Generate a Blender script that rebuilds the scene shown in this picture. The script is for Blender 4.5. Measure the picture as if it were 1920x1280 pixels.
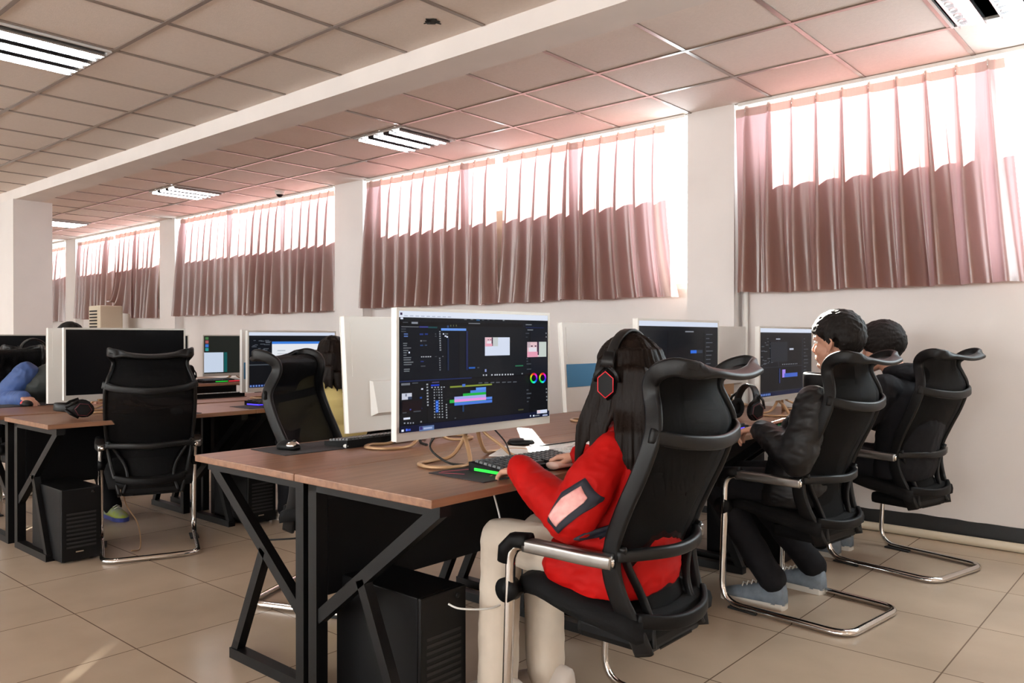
import bpy, bmesh, math, random
from mathutils import Vector, Matrix, Euler, noise
from mathutils.bvhtree import BVHTree
R = math.radians
random.seed(7)
sc = bpy.context.scene
for o in list(bpy.data.objects): bpy.data.objects.remove(o)
C = sc.collection

# ---------------------------------------------------------------- camera
YAW, PITCH, FOC = 0.7179, 0.0046, 1514.2
cam = bpy.data.cameras.new('camera'); camo = bpy.data.objects.new('camera', cam); C.objects.link(camo)
cam.sensor_fit = 'HORIZONTAL'; cam.sensor_width = 36; cam.lens = FOC / 1920 * 36
camo.location = (0, 0, 1.2); camo.rotation_euler = (math.pi / 2 - PITCH, 0, YAW)
cam.clip_start = .05; cam.clip_end = 200
sc.camera = camo
# ---------------------------------------------------------------- light and exposure
vs = sc.view_settings
sc.display_settings.display_device = 'sRGB'
vs.view_transform = 'Standard'; vs.look = 'None'; vs.exposure = -0.1; vs.gamma = 1.0; vs.use_curve_mapping = False
w = bpy.data.worlds.new('sky'); sc.world = w; w.use_nodes = True
bg = w.node_tree.nodes['Background']; bg.inputs[0].default_value = (.86, .93, 1, 1); bg.inputs[1].default_value = 12.0
sun = bpy.data.lights.new('sun', 'SUN'); suno = bpy.data.objects.new('sun', sun); C.objects.link(suno)
SUN_DIR = Vector((.70 * .9, -.716 * .9, -.436))
suno.rotation_euler = SUN_DIR.to_track_quat('-Z', 'Y').to_euler(); suno.location = (-8, 12, 8)
sun.energy = 80; sun.color = (1, .93, .84); sun.angle = R(.5)
TUBE = 48.0        # strength of the fluorescent tubes
REAR_FILL = 108.0         # fill lamps added at the unseen windows behind the camera (watts each)
try:
    sc.cycles.sample_clamp_indirect = 4; sc.cycles.caustics_reflective = False; sc.cycles.caustics_refractive = False
    sc.cycles.max_bounces = 8; sc.cycles.diffuse_bounces = 4; sc.cycles.transparent_max_bounces = 12
except Exception: pass

# ---------------------------------------------------------------- helpers
def srgb(h):
    h = h.lstrip('#'); c = [int(h[i:i + 2], 16) / 255 for i in (0, 2, 4)]
    return tuple((x / 12.92 if x <= .04045 else ((x + .055) / 1.055) ** 2.4) for x in c) + (1,)
def mat(name, col, rough=.5, metal=0, noise_amt=0, noise_scale=20, bump=0, bump_scale=60, spec=.5, emit=None, estr=0, stretch=None, col2=None, sheen=0, coat=0):
    m = bpy.data.materials.new(name); m.use_nodes = True; nt = m.node_tree; b = nt.nodes['Principled BSDF']
    if isinstance(col, str): col = srgb(col)
    b.inputs['Base Color'].default_value = col; b.inputs['Roughness'].default_value = rough; b.inputs['Metallic'].default_value = metal
    b.inputs['Specular IOR Level'].default_value = spec
    if sheen: b.inputs['Sheen Weight'].default_value = sheen
    if coat: b.inputs['Coat Weight'].default_value = coat; b.inputs['Coat Roughness'].default_value = .08
    if emit: b.inputs['Emission Color'].default_value = srgb(emit) if isinstance(emit, str) else emit; b.inputs['Emission Strength'].default_value = estr
    if noise_amt or bump:
        tc = nt.nodes.new('ShaderNodeTexCoord'); mp = nt.nodes.new('ShaderNodeMapping'); nt.links.new(tc.outputs['Object'], mp.inputs[0])
        if stretch: mp.inputs['Scale'].default_value = stretch
    if noise_amt:
        n = nt.nodes.new('ShaderNodeTexNoise'); n.inputs['Scale'].default_value = noise_scale; n.inputs['Detail'].default_value = 5
        nt.links.new(mp.outputs[0], n.inputs['Vector'])
        r = nt.nodes.new('ShaderNodeMix'); r.data_type = 'RGBA'
        c2 = srgb(col2) if isinstance(col2, str) else (col2 or tuple(x * (1 - noise_amt) for x in col[:3]) + (1,))
        r.inputs['A'].default_value = col; r.inputs['B'].default_value = c2
        ramp = nt.nodes.new('ShaderNodeMapRange'); ramp.inputs['From Min'].default_value = .35; ramp.inputs['From Max'].default_value = .65
        nt.links.new(n.outputs['Fac'], ramp.inputs['Value']); nt.links.new(ramp.outputs[0], r.inputs['Factor']); nt.links.new(r.outputs['Result'], b.inputs['Base Color'])
    if bump:
        n2 = nt.nodes.new('ShaderNodeTexNoise'); n2.inputs['Scale'].default_value = bump_scale; n2.inputs['Detail'].default_value = 3
        nt.links.new(mp.outputs[0], n2.inputs['Vector'])
        bp = nt.nodes.new('ShaderNodeBump'); bp.inputs['Strength'].default_value = bump; bp.inputs['Distance'].default_value = .004
        nt.links.new(n2.outputs['Fac'], bp.inputs['Height']); nt.links.new(bp.outputs[0], b.inputs['Normal'])
    return m

class MB:
    """collects faces and links them as ONE mesh object"""
    def __init__(s): s.v = []; s.f = []; s.mi = []; s.sm = []; s.col = []; s.cur = 0; s.smooth = False; s.c = (0, 0, 0, 1); s.M = Matrix.Identity(4)
    def add(s, vs, fs, smooth=None):
        o = len(s.v); s.v += [tuple(s.M @ Vector(p)) for p in vs]
        for f in fs: s.f.append([i + o for i in f]); s.mi.append(s.cur); s.sm.append(s.smooth if smooth is None else smooth); s.col.append(s.c)
        return s
    def box(s, lo, hi, bev=0):
        x0, y0, z0 = lo; x1, y1, z1 = hi
        if bev <= 0:
            return s.add([(x0,y0,z0),(x1,y0,z0),(x1,y1,z0),(x0,y1,z0),(x0,y0,z1),(x1,y0,z1),(x1,y1,z1),(x0,y1,z1)],
                         [(0,3,2,1),(4,5,6,7),(0,1,5,4),(1,2,6,5),(2,3,7,6),(3,0,4,7)], False)
        bm = bmesh.new(); bmesh.ops.create_cube(bm, size=1)
        for v in bm.verts: v.co = Vector(((x0+x1)/2 + v.co.x*(x1-x0), (y0+y1)/2 + v.co.y*(y1-y0), (z0+z1)/2 + v.co.z*(z1-z0)))
        bmesh.ops.bevel(bm, geom=bm.edges[:], offset=min(bev, .49*min(x1-x0, y1-y0, z1-z0)), segments=2, affect='EDGES', profile=.6)
        return s.bm(bm, False)
    def bm(s, bm, smooth=True):
        bm.verts.index_update(); s.add([v.co[:] for v in bm.verts], [[v.index for v in f.verts] for f in bm.faces], smooth); bm.free(); return s
    def bar(s, a, b, wd, ht, ref=(0, 0, 1)):
        """rectangular bar from a to b; ht along ref"""
        a = Vector(a); b = Vector(b); t = (b - a).normalized(); r = Vector(ref); n = (r - t * r.dot(t)).normalized(); m = t.cross(n)
        vs = [p + m * sx * wd / 2 + n * sy * ht / 2 for p in (a, b) for sx, sy in ((-1,-1),(1,-1),(1,1),(-1,1))]
        return s.add(vs, [(0,1,2,3),(7,6,5,4),(0,4,5,1),(1,5,6,2),(2,6,7,3),(3,7,4,0)], False)
    def sweep(s, path, sec, ref=(0, 0, 1), closed=False, cap=True, scale=None, smooth=True):
        """sec: list of (a,b) 2-D points; a along side (t x n), b along n (ref made orthogonal)"""
        P = [Vector(p) for p in path]; n = len(P); k = len(sec); vs = []
        for i, p in enumerate(P):
            if closed: t = P[(i+1) % n] - P[i-1]
            else: t = P[min(i+1, n-1)] - P[max(i-1, 0)]
            t.normalize(); r = Vector(ref[i] if isinstance(ref, list) else ref); nn = r - t * r.dot(t)
            if nn.length < 1e-4: nn = t.orthogonal()
            nn.normalize(); m = t.cross(nn); sc_ = scale[i] if scale else 1
            if not isinstance(sc_, (tuple, list)): sc_ = (sc_, sc_)
            vs += [p + m * a * sc_[0] + nn * b * sc_[1] for a, b in sec]
        fs = []
        for i in range(n if closed else n - 1):
            j = (i + 1) % n
            for q in range(k): fs.append((i*k+q, i*k+(q+1) % k, j*k+(q+1) % k, j*k+q))
        if cap and not closed: fs.append(list(range(k))[::-1]); fs.append([(n-1)*k+q for q in range(k)])
        return s.add(vs, fs, smooth)
    def tube(s, path, r, seg=10, closed=False, scale=None):
        return s.sweep(path, circ(r, r, seg), tubref(path), closed, scale=scale)
    def cyl(s, a, b, r, seg=20, r2=None):
        return s.sweep([a, b], circ(r, r, seg), tubref([a, b]), scale=[1, (r2 if r2 is not None else r) / r])
    def lathe(s, prof, seg=24, axis=(0,0,0)):
        vs = []; n = len(prof)
        for r, z in prof:
            for q in range(seg): a = 2*math.pi*q/seg; vs.append((axis[0] + r*math.cos(a), axis[1] + r*math.sin(a), axis[2] + z))
        fs = [(i*seg+q, i*seg+(q+1) % seg, (i+1)*seg+(q+1) % seg, (i+1)*seg+q) for i in range(n-1) for q in range(seg)]
        fs.append(list(range(seg))[::-1]); fs.append([(n-1)*seg+q for q in range(seg)])
        return s.add(vs, fs, True)
    def ell(s, c, r, seg=16, rings=10, rot=None):
        Mr = rot.to_matrix() if rot else Matrix.Identity(3); c = Vector(c); vs = []
        vs.append(c + Mr @ Vector((0, 0, -r[2])))
        for i in range(1, rings):
            th = math.pi * i / rings - math.pi / 2
            for q in range(seg):
                a = 2*math.pi*q/seg; vs.append(c + Mr @ Vector((r[0]*math.cos(th)*math.cos(a), r[1]*math.cos(th)*math.sin(a), r[2]*math.sin(th))))
        vs.append(c + Mr @ Vector((0, 0, r[2]))); fs = []
        for q in range(seg): fs.append((0, 1+(q+1) % seg, 1+q)); e = 1 + (rings-2)*seg; fs.append((len(vs)-1, e+q, e+(q+1) % seg))
        for i in range(rings-2):
            for q in range(seg): fs.append((1+i*seg+q, 1+i*seg+(q+1) % seg, 1+(i+1)*seg+(q+1) % seg, 1+(i+1)*seg+q))
        return s.add(vs, fs, True)
    def cap_(s, a, ra, b, rb, seg=14):
        """round-ended tapered limb"""
        a = Vector(a); b = Vector(b); t = b - a; L = t.length
        if L < 1e-5: return s.ell(a, (ra, ra, ra))
        t.normalize(); pts = []; scs = []
        for q in (-89, -60, -30, 0): pts.append(a + t * ra * math.sin(R(q))); scs.append(ra * math.cos(R(q)))
        for q in (0, 30, 60, 89): pts.append(b + t * rb * math.sin(R(q))); scs.append(rb * math.cos(R(q)))
        return s.sweep(pts, circ(1, 1, seg), tuple(t.orthogonal()), scale=scs)
    def chain(s, pts, seg=14):
        for (a, ra), (b, rb) in zip(pts, pts[1:]): s.cap_(a, ra, b, rb, seg)
        return s
    def loft(s, rings, seg=24, power=2.4):
        """rings: (centre, half-depth along x, half-width along y, pitch) superellipse sections stacked roughly along z"""
        vs = []; k = seg
        for c, a, b, pt in rings:
            Mr = Euler((0, pt, 0)).to_matrix(); c = Vector(c)
            for q in range(seg):
                an = 2*math.pi*q/seg; cx, sy = math.cos(an), math.sin(an)
                vs.append(c + Mr @ Vector((a*math.copysign(abs(cx)**(2/power), cx), b*math.copysign(abs(sy)**(2/power), sy), 0)))
        n = len(rings); fs = [(i*k+q, i*k+(q+1) % k, (i+1)*k+(q+1) % k, (i+1)*k+q) for i in range(n-1) for q in range(k)]
        fs.append(list(range(k))[::-1]); fs.append([(n-1)*k+q for q in range(k)])
        return s.add(vs, fs, True)
    def mesh(s, name, mats):
        me = bpy.data.meshes.new(name); me.from_pydata(s.v, [], s.f)
        for m in (mats if isinstance(mats, (list, tuple)) else [mats]): me.materials.append(m)
        me.polygons.foreach_set('material_index', s.mi); me.polygons.foreach_set('use_smooth', s.sm); me.update()
        return me
    def build(s, name, mats, parent=None, colors=False):
        me = s.mesh(name, mats)
        if colors:
            at = me.color_attributes.new('Col', 'FLOAT_COLOR', 'CORNER'); i = 0
            for p, c in zip(me.polygons, s.col):
                for _ in p.loop_indices: at.data[i].color = c; i += 1
        return link(name, me, parent)
def circ(a, b, seg): return [(a*math.cos(2*math.pi*q/seg), b*math.sin(2*math.pi*q/seg)) for q in range(seg)]
def rrect(w_, h_, r=.003):
    out = []
    for cx, cy, a0 in ((w_/2-r, h_/2-r, 0), (-w_/2+r, h_/2-r, 90), (-w_/2+r, -h_/2+r, 180), (w_/2-r, -h_/2+r, 270)):
        for k in (0, 45, 90): out.append((cx + r*math.cos(R(a0+k)), cy + r*math.sin(R(a0+k))))
    return out
def tubref(path):
    d = Vector(path[-1]) - Vector(path[0])
    if d.length < 1e-6: return (0, 0, 1)
    P = [Vector(p) for p in path]; refs = []; n = None
    for i in range(len(P)):
        t = (P[min(i+1, len(P)-1)] - P[max(i-1, 0)]).normalized()
        if n is None: n = t.orthogonal().normalized()
        else:
            n = n - t * n.dot(t); n = n.normalized() if n.length > 1e-4 else t.orthogonal().normalized()
        refs.append(tuple(n))
    return refs
def smoothpath(pts, n=8, closed=False):
    """Catmull-Rom through the points"""
    P = [Vector(p) for p in pts]; m = len(P); out = []
    for i in range(m if closed else m-1):
        if closed: p0, p1, p2, p3 = P[i-1], P[i], P[(i+1) % m], P[(i+2) % m]
        else: p0, p1, p2, p3 = P[max(i-1, 0)], P[i], P[i+1], P[min(i+2, m-1)]
        for k in range(n):
            t = k/n; out.append(.5*((2*p1) + (p2-p0)*t + (2*p0-5*p1+4*p2-p3)*t*t + (3*p1-p0-3*p2+p3)*t**3))
    if not closed: out.append(P[-1])
    return out
def roundpath(pts, r, k=5, closed=False):
    """polyline with its corners rounded"""
    P = [Vector(p) for p in pts]; n = len(P); out = []
    for i in range(n):
        if not closed and i in (0, n-1): out.append(P[i]); continue
        a, b, c = P[i-1], P[i], P[(i+1) % n]; rr = r[i] if isinstance(r, list) else r
        d1 = (a-b); d2 = (c-b); rr = min(rr, d1.length*.49, d2.length*.49); s1 = b + d1.normalized()*rr; s2 = b + d2.normalized()*rr
        for q in range(k+1): t = q/k; out.append((1-t)**2*s1 + 2*t*(1-t)*b + t*t*s2)
    return out
def link(name, me, parent=None):
    o = bpy.data.objects.new(name, me); C.objects.link(o)
    if parent: o.parent = parent
    return o
def thing(name, label, cat, loc=(0, 0, 0), rz=0, group=None):
    o = bpy.data.objects.new(name, None); C.objects.link(o); o.empty_display_size = .1
    o.location = loc; o.rotation_euler = (0, 0, rz); return tag(o, label, cat, group)
def tag(o, label, cat, group=None, kind=None):
    if label: o['label'] = label
    if cat: o['category'] = cat
    if group: o['group'] = group
    if kind: o['kind'] = kind
    return o
def struct(o): o['kind'] = 'structure'; return o
def put(o, loc, rz=0): o.location = loc; o.rotation_euler = (0, 0, rz); return o
def dup(o, parent=None):
    c = o.copy(); C.objects.link(c)
    if parent: c.parent = parent
    for ch in list(o.children): dup(ch, c)
    return c
def copyof(root, label, loc, rz=0, group=None):
    r = dup(root); r.location = loc; r.rotation_euler = (0, 0, rz); r['label'] = label
    if group: r['group'] = group
    return r
def remesh(mb, voxel, smooth_it=2, disp=None):
    """fuse the shapes of mb into one continuous surface; returns a mesh"""
    me = mb.mesh('tmp', []); o = bpy.data.objects.new('tmp', me); C.objects.link(o)
    m = o.modifiers.new('r', 'REMESH'); m.mode = 'VOXEL'; m.voxel_size = voxel; m.adaptivity = 0
    if smooth_it:
        s_ = o.modifiers.new('s', 'SMOOTH'); s_.factor = .5; s_.iterations = smooth_it
    dg = bpy.context.evaluated_depsgraph_get(); dg.update()
    out = bpy.data.meshes.new_from_object(o.evaluated_get(dg)); bpy.data.objects.remove(o)
    if disp:
        nr = [v.normal.copy() for v in out.vertices]
        for v, n in zip(out.vertices, nr): v.co += n * disp(v.co, n)
    out.polygons.foreach_set('use_smooth', [True]*len(out.polygons)); out.update()
    return out
def setmat(me, m): me.materials.clear(); me.materials.append(m); return me
def bvh_of(me): return BVHTree.FromPolygons([v.co[:] for v in me.vertices], [p.vertices[:] for p in me.polygons])

# ---------------------------------------------------------------- materials
M = {}
M['wall'] = mat('wall_paint', (.77, .725, .705, 1), .75, noise_amt=.05, noise_scale=2.5, bump=.06, bump_scale=40)
M['beam'] = mat('beam_paint', (.78, .72, .69, 1), .8, noise_amt=.06, noise_scale=3)
M['tile'] = mat('ceiling_tile', (.80, .72, .675, 1), .85, noise_amt=.04, noise_scale=60, bump=.25, bump_scale=160)
M['tbar'] = mat('ceiling_bar_metal', (.3, .25, .225, 1), .3, .45)
M['black_metal'] = mat('black_painted_steel', (.004, .004, .0045, 1), .45, spec=.22, noise_amt=.3, noise_scale=9)
M['black_plastic'] = mat('black_plastic', (.0035, .0035, .004, 1), .5, spec=.15, bump=.05, bump_scale=300)
M['grey_plastic'] = mat('dark_grey_plastic', (.0045, .0045, .005, 1), .42, spec=.25, bump=.05, bump_scale=300)
M['chrome'] = mat('chrome', (.72, .7, .68, 1), .13, 1)
M['white_plastic'] = mat('white_plastic', (.8, .79, .76, 1), .35)
M['cream'] = mat('cream_plastic', (.66, .58, .45, 1), .4)
M['gold'] = mat('bronze_stand_metal', (.5, .31, .17, 1), .32, .35)
M['bezel'] = mat('silver_bezel', (.58, .55, .51, 1), .3, .3)
M['blue'] = mat('blue_print', srgb('#3f7ea8'), .5)
M['black_cloth'] = mat('black_cloth', (.004, .004, .0045, 1), .85, spec=.2, bump=.3, bump_scale=90)
M['rubber'] = mat('black_rubber', (.01, .01, .01, 1), .7)
M['paper'] = mat('white_paper', (.8, .79, .78, 1), .7)
M['skin'] = mat('skin', (.56, .29, .2, 1), .5, noise_amt=.1, noise_scale=25)
M['tube'] = mat('lit_tube', (1, 1, 1, 1), .5, emit=(.93, .97, 1, 1), estr=TUBE)
M['reflector'] = mat('louver_aluminium', (.62, .62, .63, 1), .25, 1)
M['lamp_body'] = mat('lamp_housing', (.7, .7, .7, 1), .5)
def wood():
    m = bpy.data.materials.new('brown_wood_laminate'); m.use_nodes = True; nt = m.node_tree; b = nt.nodes['Principled BSDF']
    tc = nt.nodes.new('ShaderNodeTexCoord'); mp = nt.nodes.new('ShaderNodeMapping'); mp.inputs['Scale'].default_value = (26, 1.6, 26)
    n = nt.nodes.new('ShaderNodeTexNoise'); n.inputs['Scale'].default_value = 1.6; n.inputs['Detail'].default_value = 6; n.inputs['Distortion'].default_value = .4
    r = nt.nodes.new('ShaderNodeValToRGB'); r.color_ramp.elements[0].position = .3; r.color_ramp.elements[1].position = .72
    r.color_ramp.elements[0].color = (.19, .09, .05, 1); r.color_ramp.elements[1].color = (.31, .155, .09, 1)
    nt.links.new(tc.outputs['Object'], mp.inputs[0]); nt.links.new(mp.outputs[0], n.inputs['Vector']); nt.links.new(n.outputs['Fac'], r.inputs[0]); nt.links.new(r.outputs[0], b.inputs['Base Color'])
    b.inputs['Roughness'].default_value = .36; return m
M['wood'] = wood()
def floormat():
    m = bpy.data.materials.new('beige_floor_tile'); m.use_nodes = True; nt = m.node_tree; b = nt.nodes['Principled BSDF']
    g = nt.nodes.new('ShaderNodeNewGeometry'); mp = nt.nodes.new('ShaderNodeMapping'); mp.inputs['Location'].default_value = (.74 + 6, -3.79 + 6, 0)
    br = nt.nodes.new('ShaderNodeTexBrick'); br.offset = 0; br.squash = 1
    for k, v in (('Scale', 1), ('Mortar Size', .0028), ('Mortar Smooth', .1), ('Bias', 0), ('Brick Width', .6), ('Row Height', .6)): br.inputs[k].default_value = v
    br.inputs['Color1'].default_value = (.52, .405, .305, 1); br.inputs['Color2'].default_value = (.49, .38, .285, 1); br.inputs['Mortar'].default_value = (.17, .115, .08, 1)
    n = nt.nodes.new('ShaderNodeTexNoise'); n.inputs['Scale'].default_value = 2.2; n.inputs['Detail'].default_value = 6
    mx = nt.nodes.new('ShaderNodeMix'); mx.data_type = 'RGBA'; mx.blend_type = 'MULTIPLY'; mx.inputs['Factor'].default_value = .5
    rp = nt.nodes.new('ShaderNodeMapRange'); rp.inputs['From Min'].default_value = .3; rp.inputs['From Max'].default_value = .7; rp.inputs['To Min'].default_value = .74; rp.inputs['To Max'].default_value = 1.1
    nt.links.new(g.outputs['Position'], mp.inputs[0]); nt.links.new(mp.outputs[0], br.inputs['Vector']); nt.links.new(g.outputs['Position'], n.inputs['Vector'])
    nt.links.new(n.outputs['Fac'], rp.inputs['Value']); nt.links.new(br.outputs['Color'], mx.inputs['A']); nt.links.new(rp.outputs[0], mx.inputs['B'])
    nt.links.new(mx.outputs['Result'], b.inputs['Base Color']); b.inputs['Roughness'].default_value = .24
    b.inputs['Specular IOR Level'].default_value = .4; return m
M['floor'] = floormat()
def glassmat():
    m = bpy.data.materials.new('window_glass'); m.use_nodes = True; nt = m.node_tree; nt.nodes.remove(nt.nodes['Principled BSDF'])
    t = nt.nodes.new('ShaderNodeBsdfTransparent'); t.inputs[0].default_value = (.94, .97, .96, 1); g = nt.nodes.new('ShaderNodeBsdfGlossy'); g.inputs['Roughness'].default_value = .02
    x = nt.nodes.new('ShaderNodeMixShader'); x.inputs[0].default_value = .04
    nt.links.new(t.outputs[0], x.inputs[1]); nt.links.new(g.outputs[0], x.inputs[2])
    nt.links.new(x.outputs[0], nt.nodes['Material Output'].inputs[0]); return m
M['glass'] = glassmat()
def curtainmat(name, base, trans, tw=.45):
    m = bpy.data.materials.new(name); m.use_nodes = True; nt = m.node_tree; b = nt.nodes['Principled BSDF']
    b.inputs['Roughness'].default_value = .33; b.inputs['Metallic'].default_value = .0; b.inputs['Sheen Weight'].default_value = .15; b.inputs['Sheen Roughness'].default_value = .3; b.inputs['Sheen Tint'].default_value = (.9, .78, .7, 1)
    b.inputs['Specular IOR Level'].default_value = 1.0; b.inputs['IOR'].default_value = 1.65
    tc = nt.nodes.new('ShaderNodeTexCoord'); mp = nt.nodes.new('ShaderNodeMapping'); mp.inputs['Scale'].default_value = (140, 140, 5)
    n = nt.nodes.new('ShaderNodeTexNoise'); n.inputs['Scale'].default_value = 1; n.inputs['Detail'].default_value = 3
    nt.links.new(tc.outputs['Object'], mp.inputs[0]); nt.links.new(mp.outputs[0], n.inputs['Vector'])
    r = nt.nodes.new('ShaderNodeMix'); r.data_type = 'RGBA'; r.inputs['A'].default_value = base; r.inputs['B'].default_value = tuple(x*.72 for x in base[:3]) + (1,)
    nt.links.new(n.outputs['Fac'], r.inputs['Factor']); nt.links.new(r.outputs['Result'], b.inputs['Base Color'])
    t = nt.nodes.new('ShaderNodeBsdfTranslucent'); t.inputs[0].default_value = trans
    x = nt.nodes.new('ShaderNodeMixShader'); x.inputs[0].default_value = tw
    nt.links.new(b.outputs[0], x.inputs[1]); nt.links.new(t.outputs[0], x.inputs[2]); nt.links.new(x.outputs[0], nt.nodes['Material Output'].inputs[0]); return m
M['curtain'] = curtainmat('pink_satin_curtain', (.18, .082, .055, 1), (.95, .52, .54, 1), .17)
M['header'] = curtainmat('pink_curtain_header', (.55, .4, .34, 1), (.85, .66, .58, 1), .3)

# ---------------------------------------------------------------- setting
H = 2.81; YW = 5.32; X0, X1, Y0 = -18.5, 4.6, -6.0
fl = MB().box((X0, Y0, -.1), (X1, YW + .3, 0)); struct(fl.build('floor', M['floor']))
ce = MB().box((X0, Y0, H), (X1, 5.235, H + .015)); struct(ce.build('ceiling', M['tile']))
rf = MB().box((X0 - .15, Y0 - .12, 3.35), (X1 + .15, 5.44, 3.5)); struct(rf.build('roof_slab', M['wall']))
# metal bars of the suspended ceiling: the two fields either side of the beam
tb = MB(); XG = -1.649
nx0 = int((X0 - XG) / .6); nx1 = int((X1 - XG) / .6)
for k in range(nx0, nx1 + 1):
    x = XG + .6 * k
    tb.box((x - .012, Y0 + .02, H - .006), (x + .012, 3.04, H + .002)); tb.box((x - .012, 3.32, H - .006), (x + .012, 5.23, H + .002))
for y in [1.947 + .6 * k for k in range(-13, 2)] + [3.45, 4.05, 4.65, 5.222]:
    tb.box((X0 + .02, y - .012, H - .0075), (X1 - .02, y + .012, H + .001))
struct(tb.build('trim_1', M['tbar']))
bmn = MB().box((X0, 3.05, 2.70), (X1, 3.30, H)); struct(bmn.build('beam', M['beam']))
# wall with windows
BAYS = [(-2.50, 1.45), (-6.52, -2.87), (-10.52, -7.03), (-13.92, -10.98), (-17.6, -14.33)]
HR = 3.35; ZS, ZT = 2.345, 3.15; YO = 5.44     # top of the added sun-blocking boards and head of the windows, outer face of the wall
ZL = 1.56
wb = MB(); prev = X1
for a, b in BAYS:
    wb.box((b, YW, 0), (prev, YO, HR)); wb.box((a, YW, 0), (b, YO, ZL)); wb.box((a, YW, ZT), (b, YO, HR)); prev = a
wb.box((X0, YW, 0), (prev, YO, HR))
struct(wb.build('wall_back', M['wall']))
wl = MB().box((X0 - .15, Y0, 0), (X0, YO, HR)); struct(wl.build('wall_left', M['wall']))
wr = MB().box((X1, Y0, 0), (X1 + .15, YO, HR)); struct(wr.build('wall_right', M['wall']))
wf = MB(); FW = [(-15.5, -12.5), (-11.3, -8.3), (-7.1, -4.1), (-2.9, .1), (1.2, 4.0)]; prev = X1
for a, b in FW[::-1]:
    wf.box((b, Y0 - .12, 0), (prev, Y0, HR)); wf.box((a, Y0 - .12, 0), (b, Y0, .95)); wf.box((a, Y0 - .12, 2.6), (b, Y0, HR)); prev = a
wf.box((X0, Y0 - .12, 0), (prev, Y0, HR)); struct(wf.build('wall_front', M['wall']))
M['board'] = mat('sun_block_paint', (.72, .7, .68, 1), .6)
for i, (a, b) in enumerate(BAYS):
    fr = MB()
    n = max(2, round((b - a) / 1.15))
    for k in range(n + 1):
        x = a + (b - a) * k / n; xa = max(a, x - .028); xb = min(b, x + .028); fr.box((xa, YO - .06, ZL), (xb, YO - .015, ZT))
    for z in (ZL, ZT - .045): fr.box((a, YO - .06, z), (b, YO - .015, z + .045))
    f = struct(fr.build('window_%d' % (i + 1), M['white_plastic']))
    MB().box((a + .01, YO - .04, ZL + .02), (b - .01, YO - .034, ZT - .02)).build('pane', M['glass'], f)
    # unseen boards added over the lower panes to keep sun off the lower curtains
    b2 = -.97 if i == 0 else (-3.24 if i == 1 else b)
    MB().box((a, YO - .032, ZL + .01), (b2, YO, ZS)).build('sun_block_board', M['board'], f)
for i, (a, b) in enumerate(FW):
    fr = MB()
    for k in range(4):
        x = a + (b - a) * k / 3; fr.box((x - .03, Y0 - .09, .95), (x + .03, Y0 - .04, 2.6))
    for z in (.95, 2.54): fr.box((a, Y0 - .09, z), (b, Y0 - .04, z + .06))
    f = struct(fr.build('window_%d' % (i + 6), M['white_plastic']))
    MB().box((a, Y0 - .07, .97), (b, Y0 - .064, 2.58)).build('pane', M['glass'], f)
    L = bpy.data.lights.new('rear_fill', 'AREA'); L.shape = 'RECTANGLE'; L.size = b - a - .1; L.size_y = 1.55; L.energy = REAR_FILL; L.color = (1, .92, .84)  # area lamp added inside each unseen window to fill the room
    lo = bpy.data.objects.new('rear_fill', L); C.objects.link(lo); lo.location = ((a + b) / 2, Y0 + .02, 1.77); lo.rotation_euler = (R(90), 0, 0)
# columns standing out from the window wall, and the one under the beam
for k, (a, b) in enumerate(((-2.87, -2.51), (-7.03, -6.56), (-11.0, -10.56), (-14.33, -13.92))):
    struct(MB().box((a, 5.20, 0), (b, YW, HR)).build('column', M['wall']))
struct(MB().box((-10.25, 3.03, 0), (-9.8, 3.42, 2.70)).build('column', M['wall']))
# dark painted skirting with a ragged top edge
random.seed(3); sk = MB(); xs = [X1 - .05 * k for k in range(int((X1 - X0) / .05))]
hs = [.125 + .012 * noise.noise(Vector((x * 1.1, 0, 0))) + .008 * noise.noise(Vector((x * 7, 3, 0))) for x in xs]
for (xa, ha), (xb, hb) in zip(zip(xs, hs), list(zip(xs, hs))[1:]):
    sk.add([(xa, YW - .004, 0), (xb, YW - .004, 0), (xb, YW - .004, hb), (xa, YW - .004, ha), (xa, YW, 0), (xb, YW, 0), (xb, YW, hb), (xa, YW, ha)], [(0,1,2,3), (3,2,6,7)], False)
struct(sk.build('baseboard_back', mat('black_skirting_paint', (.012, .012, .013, 1), .5, noise_amt=.4, noise_scale=14)))

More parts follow.
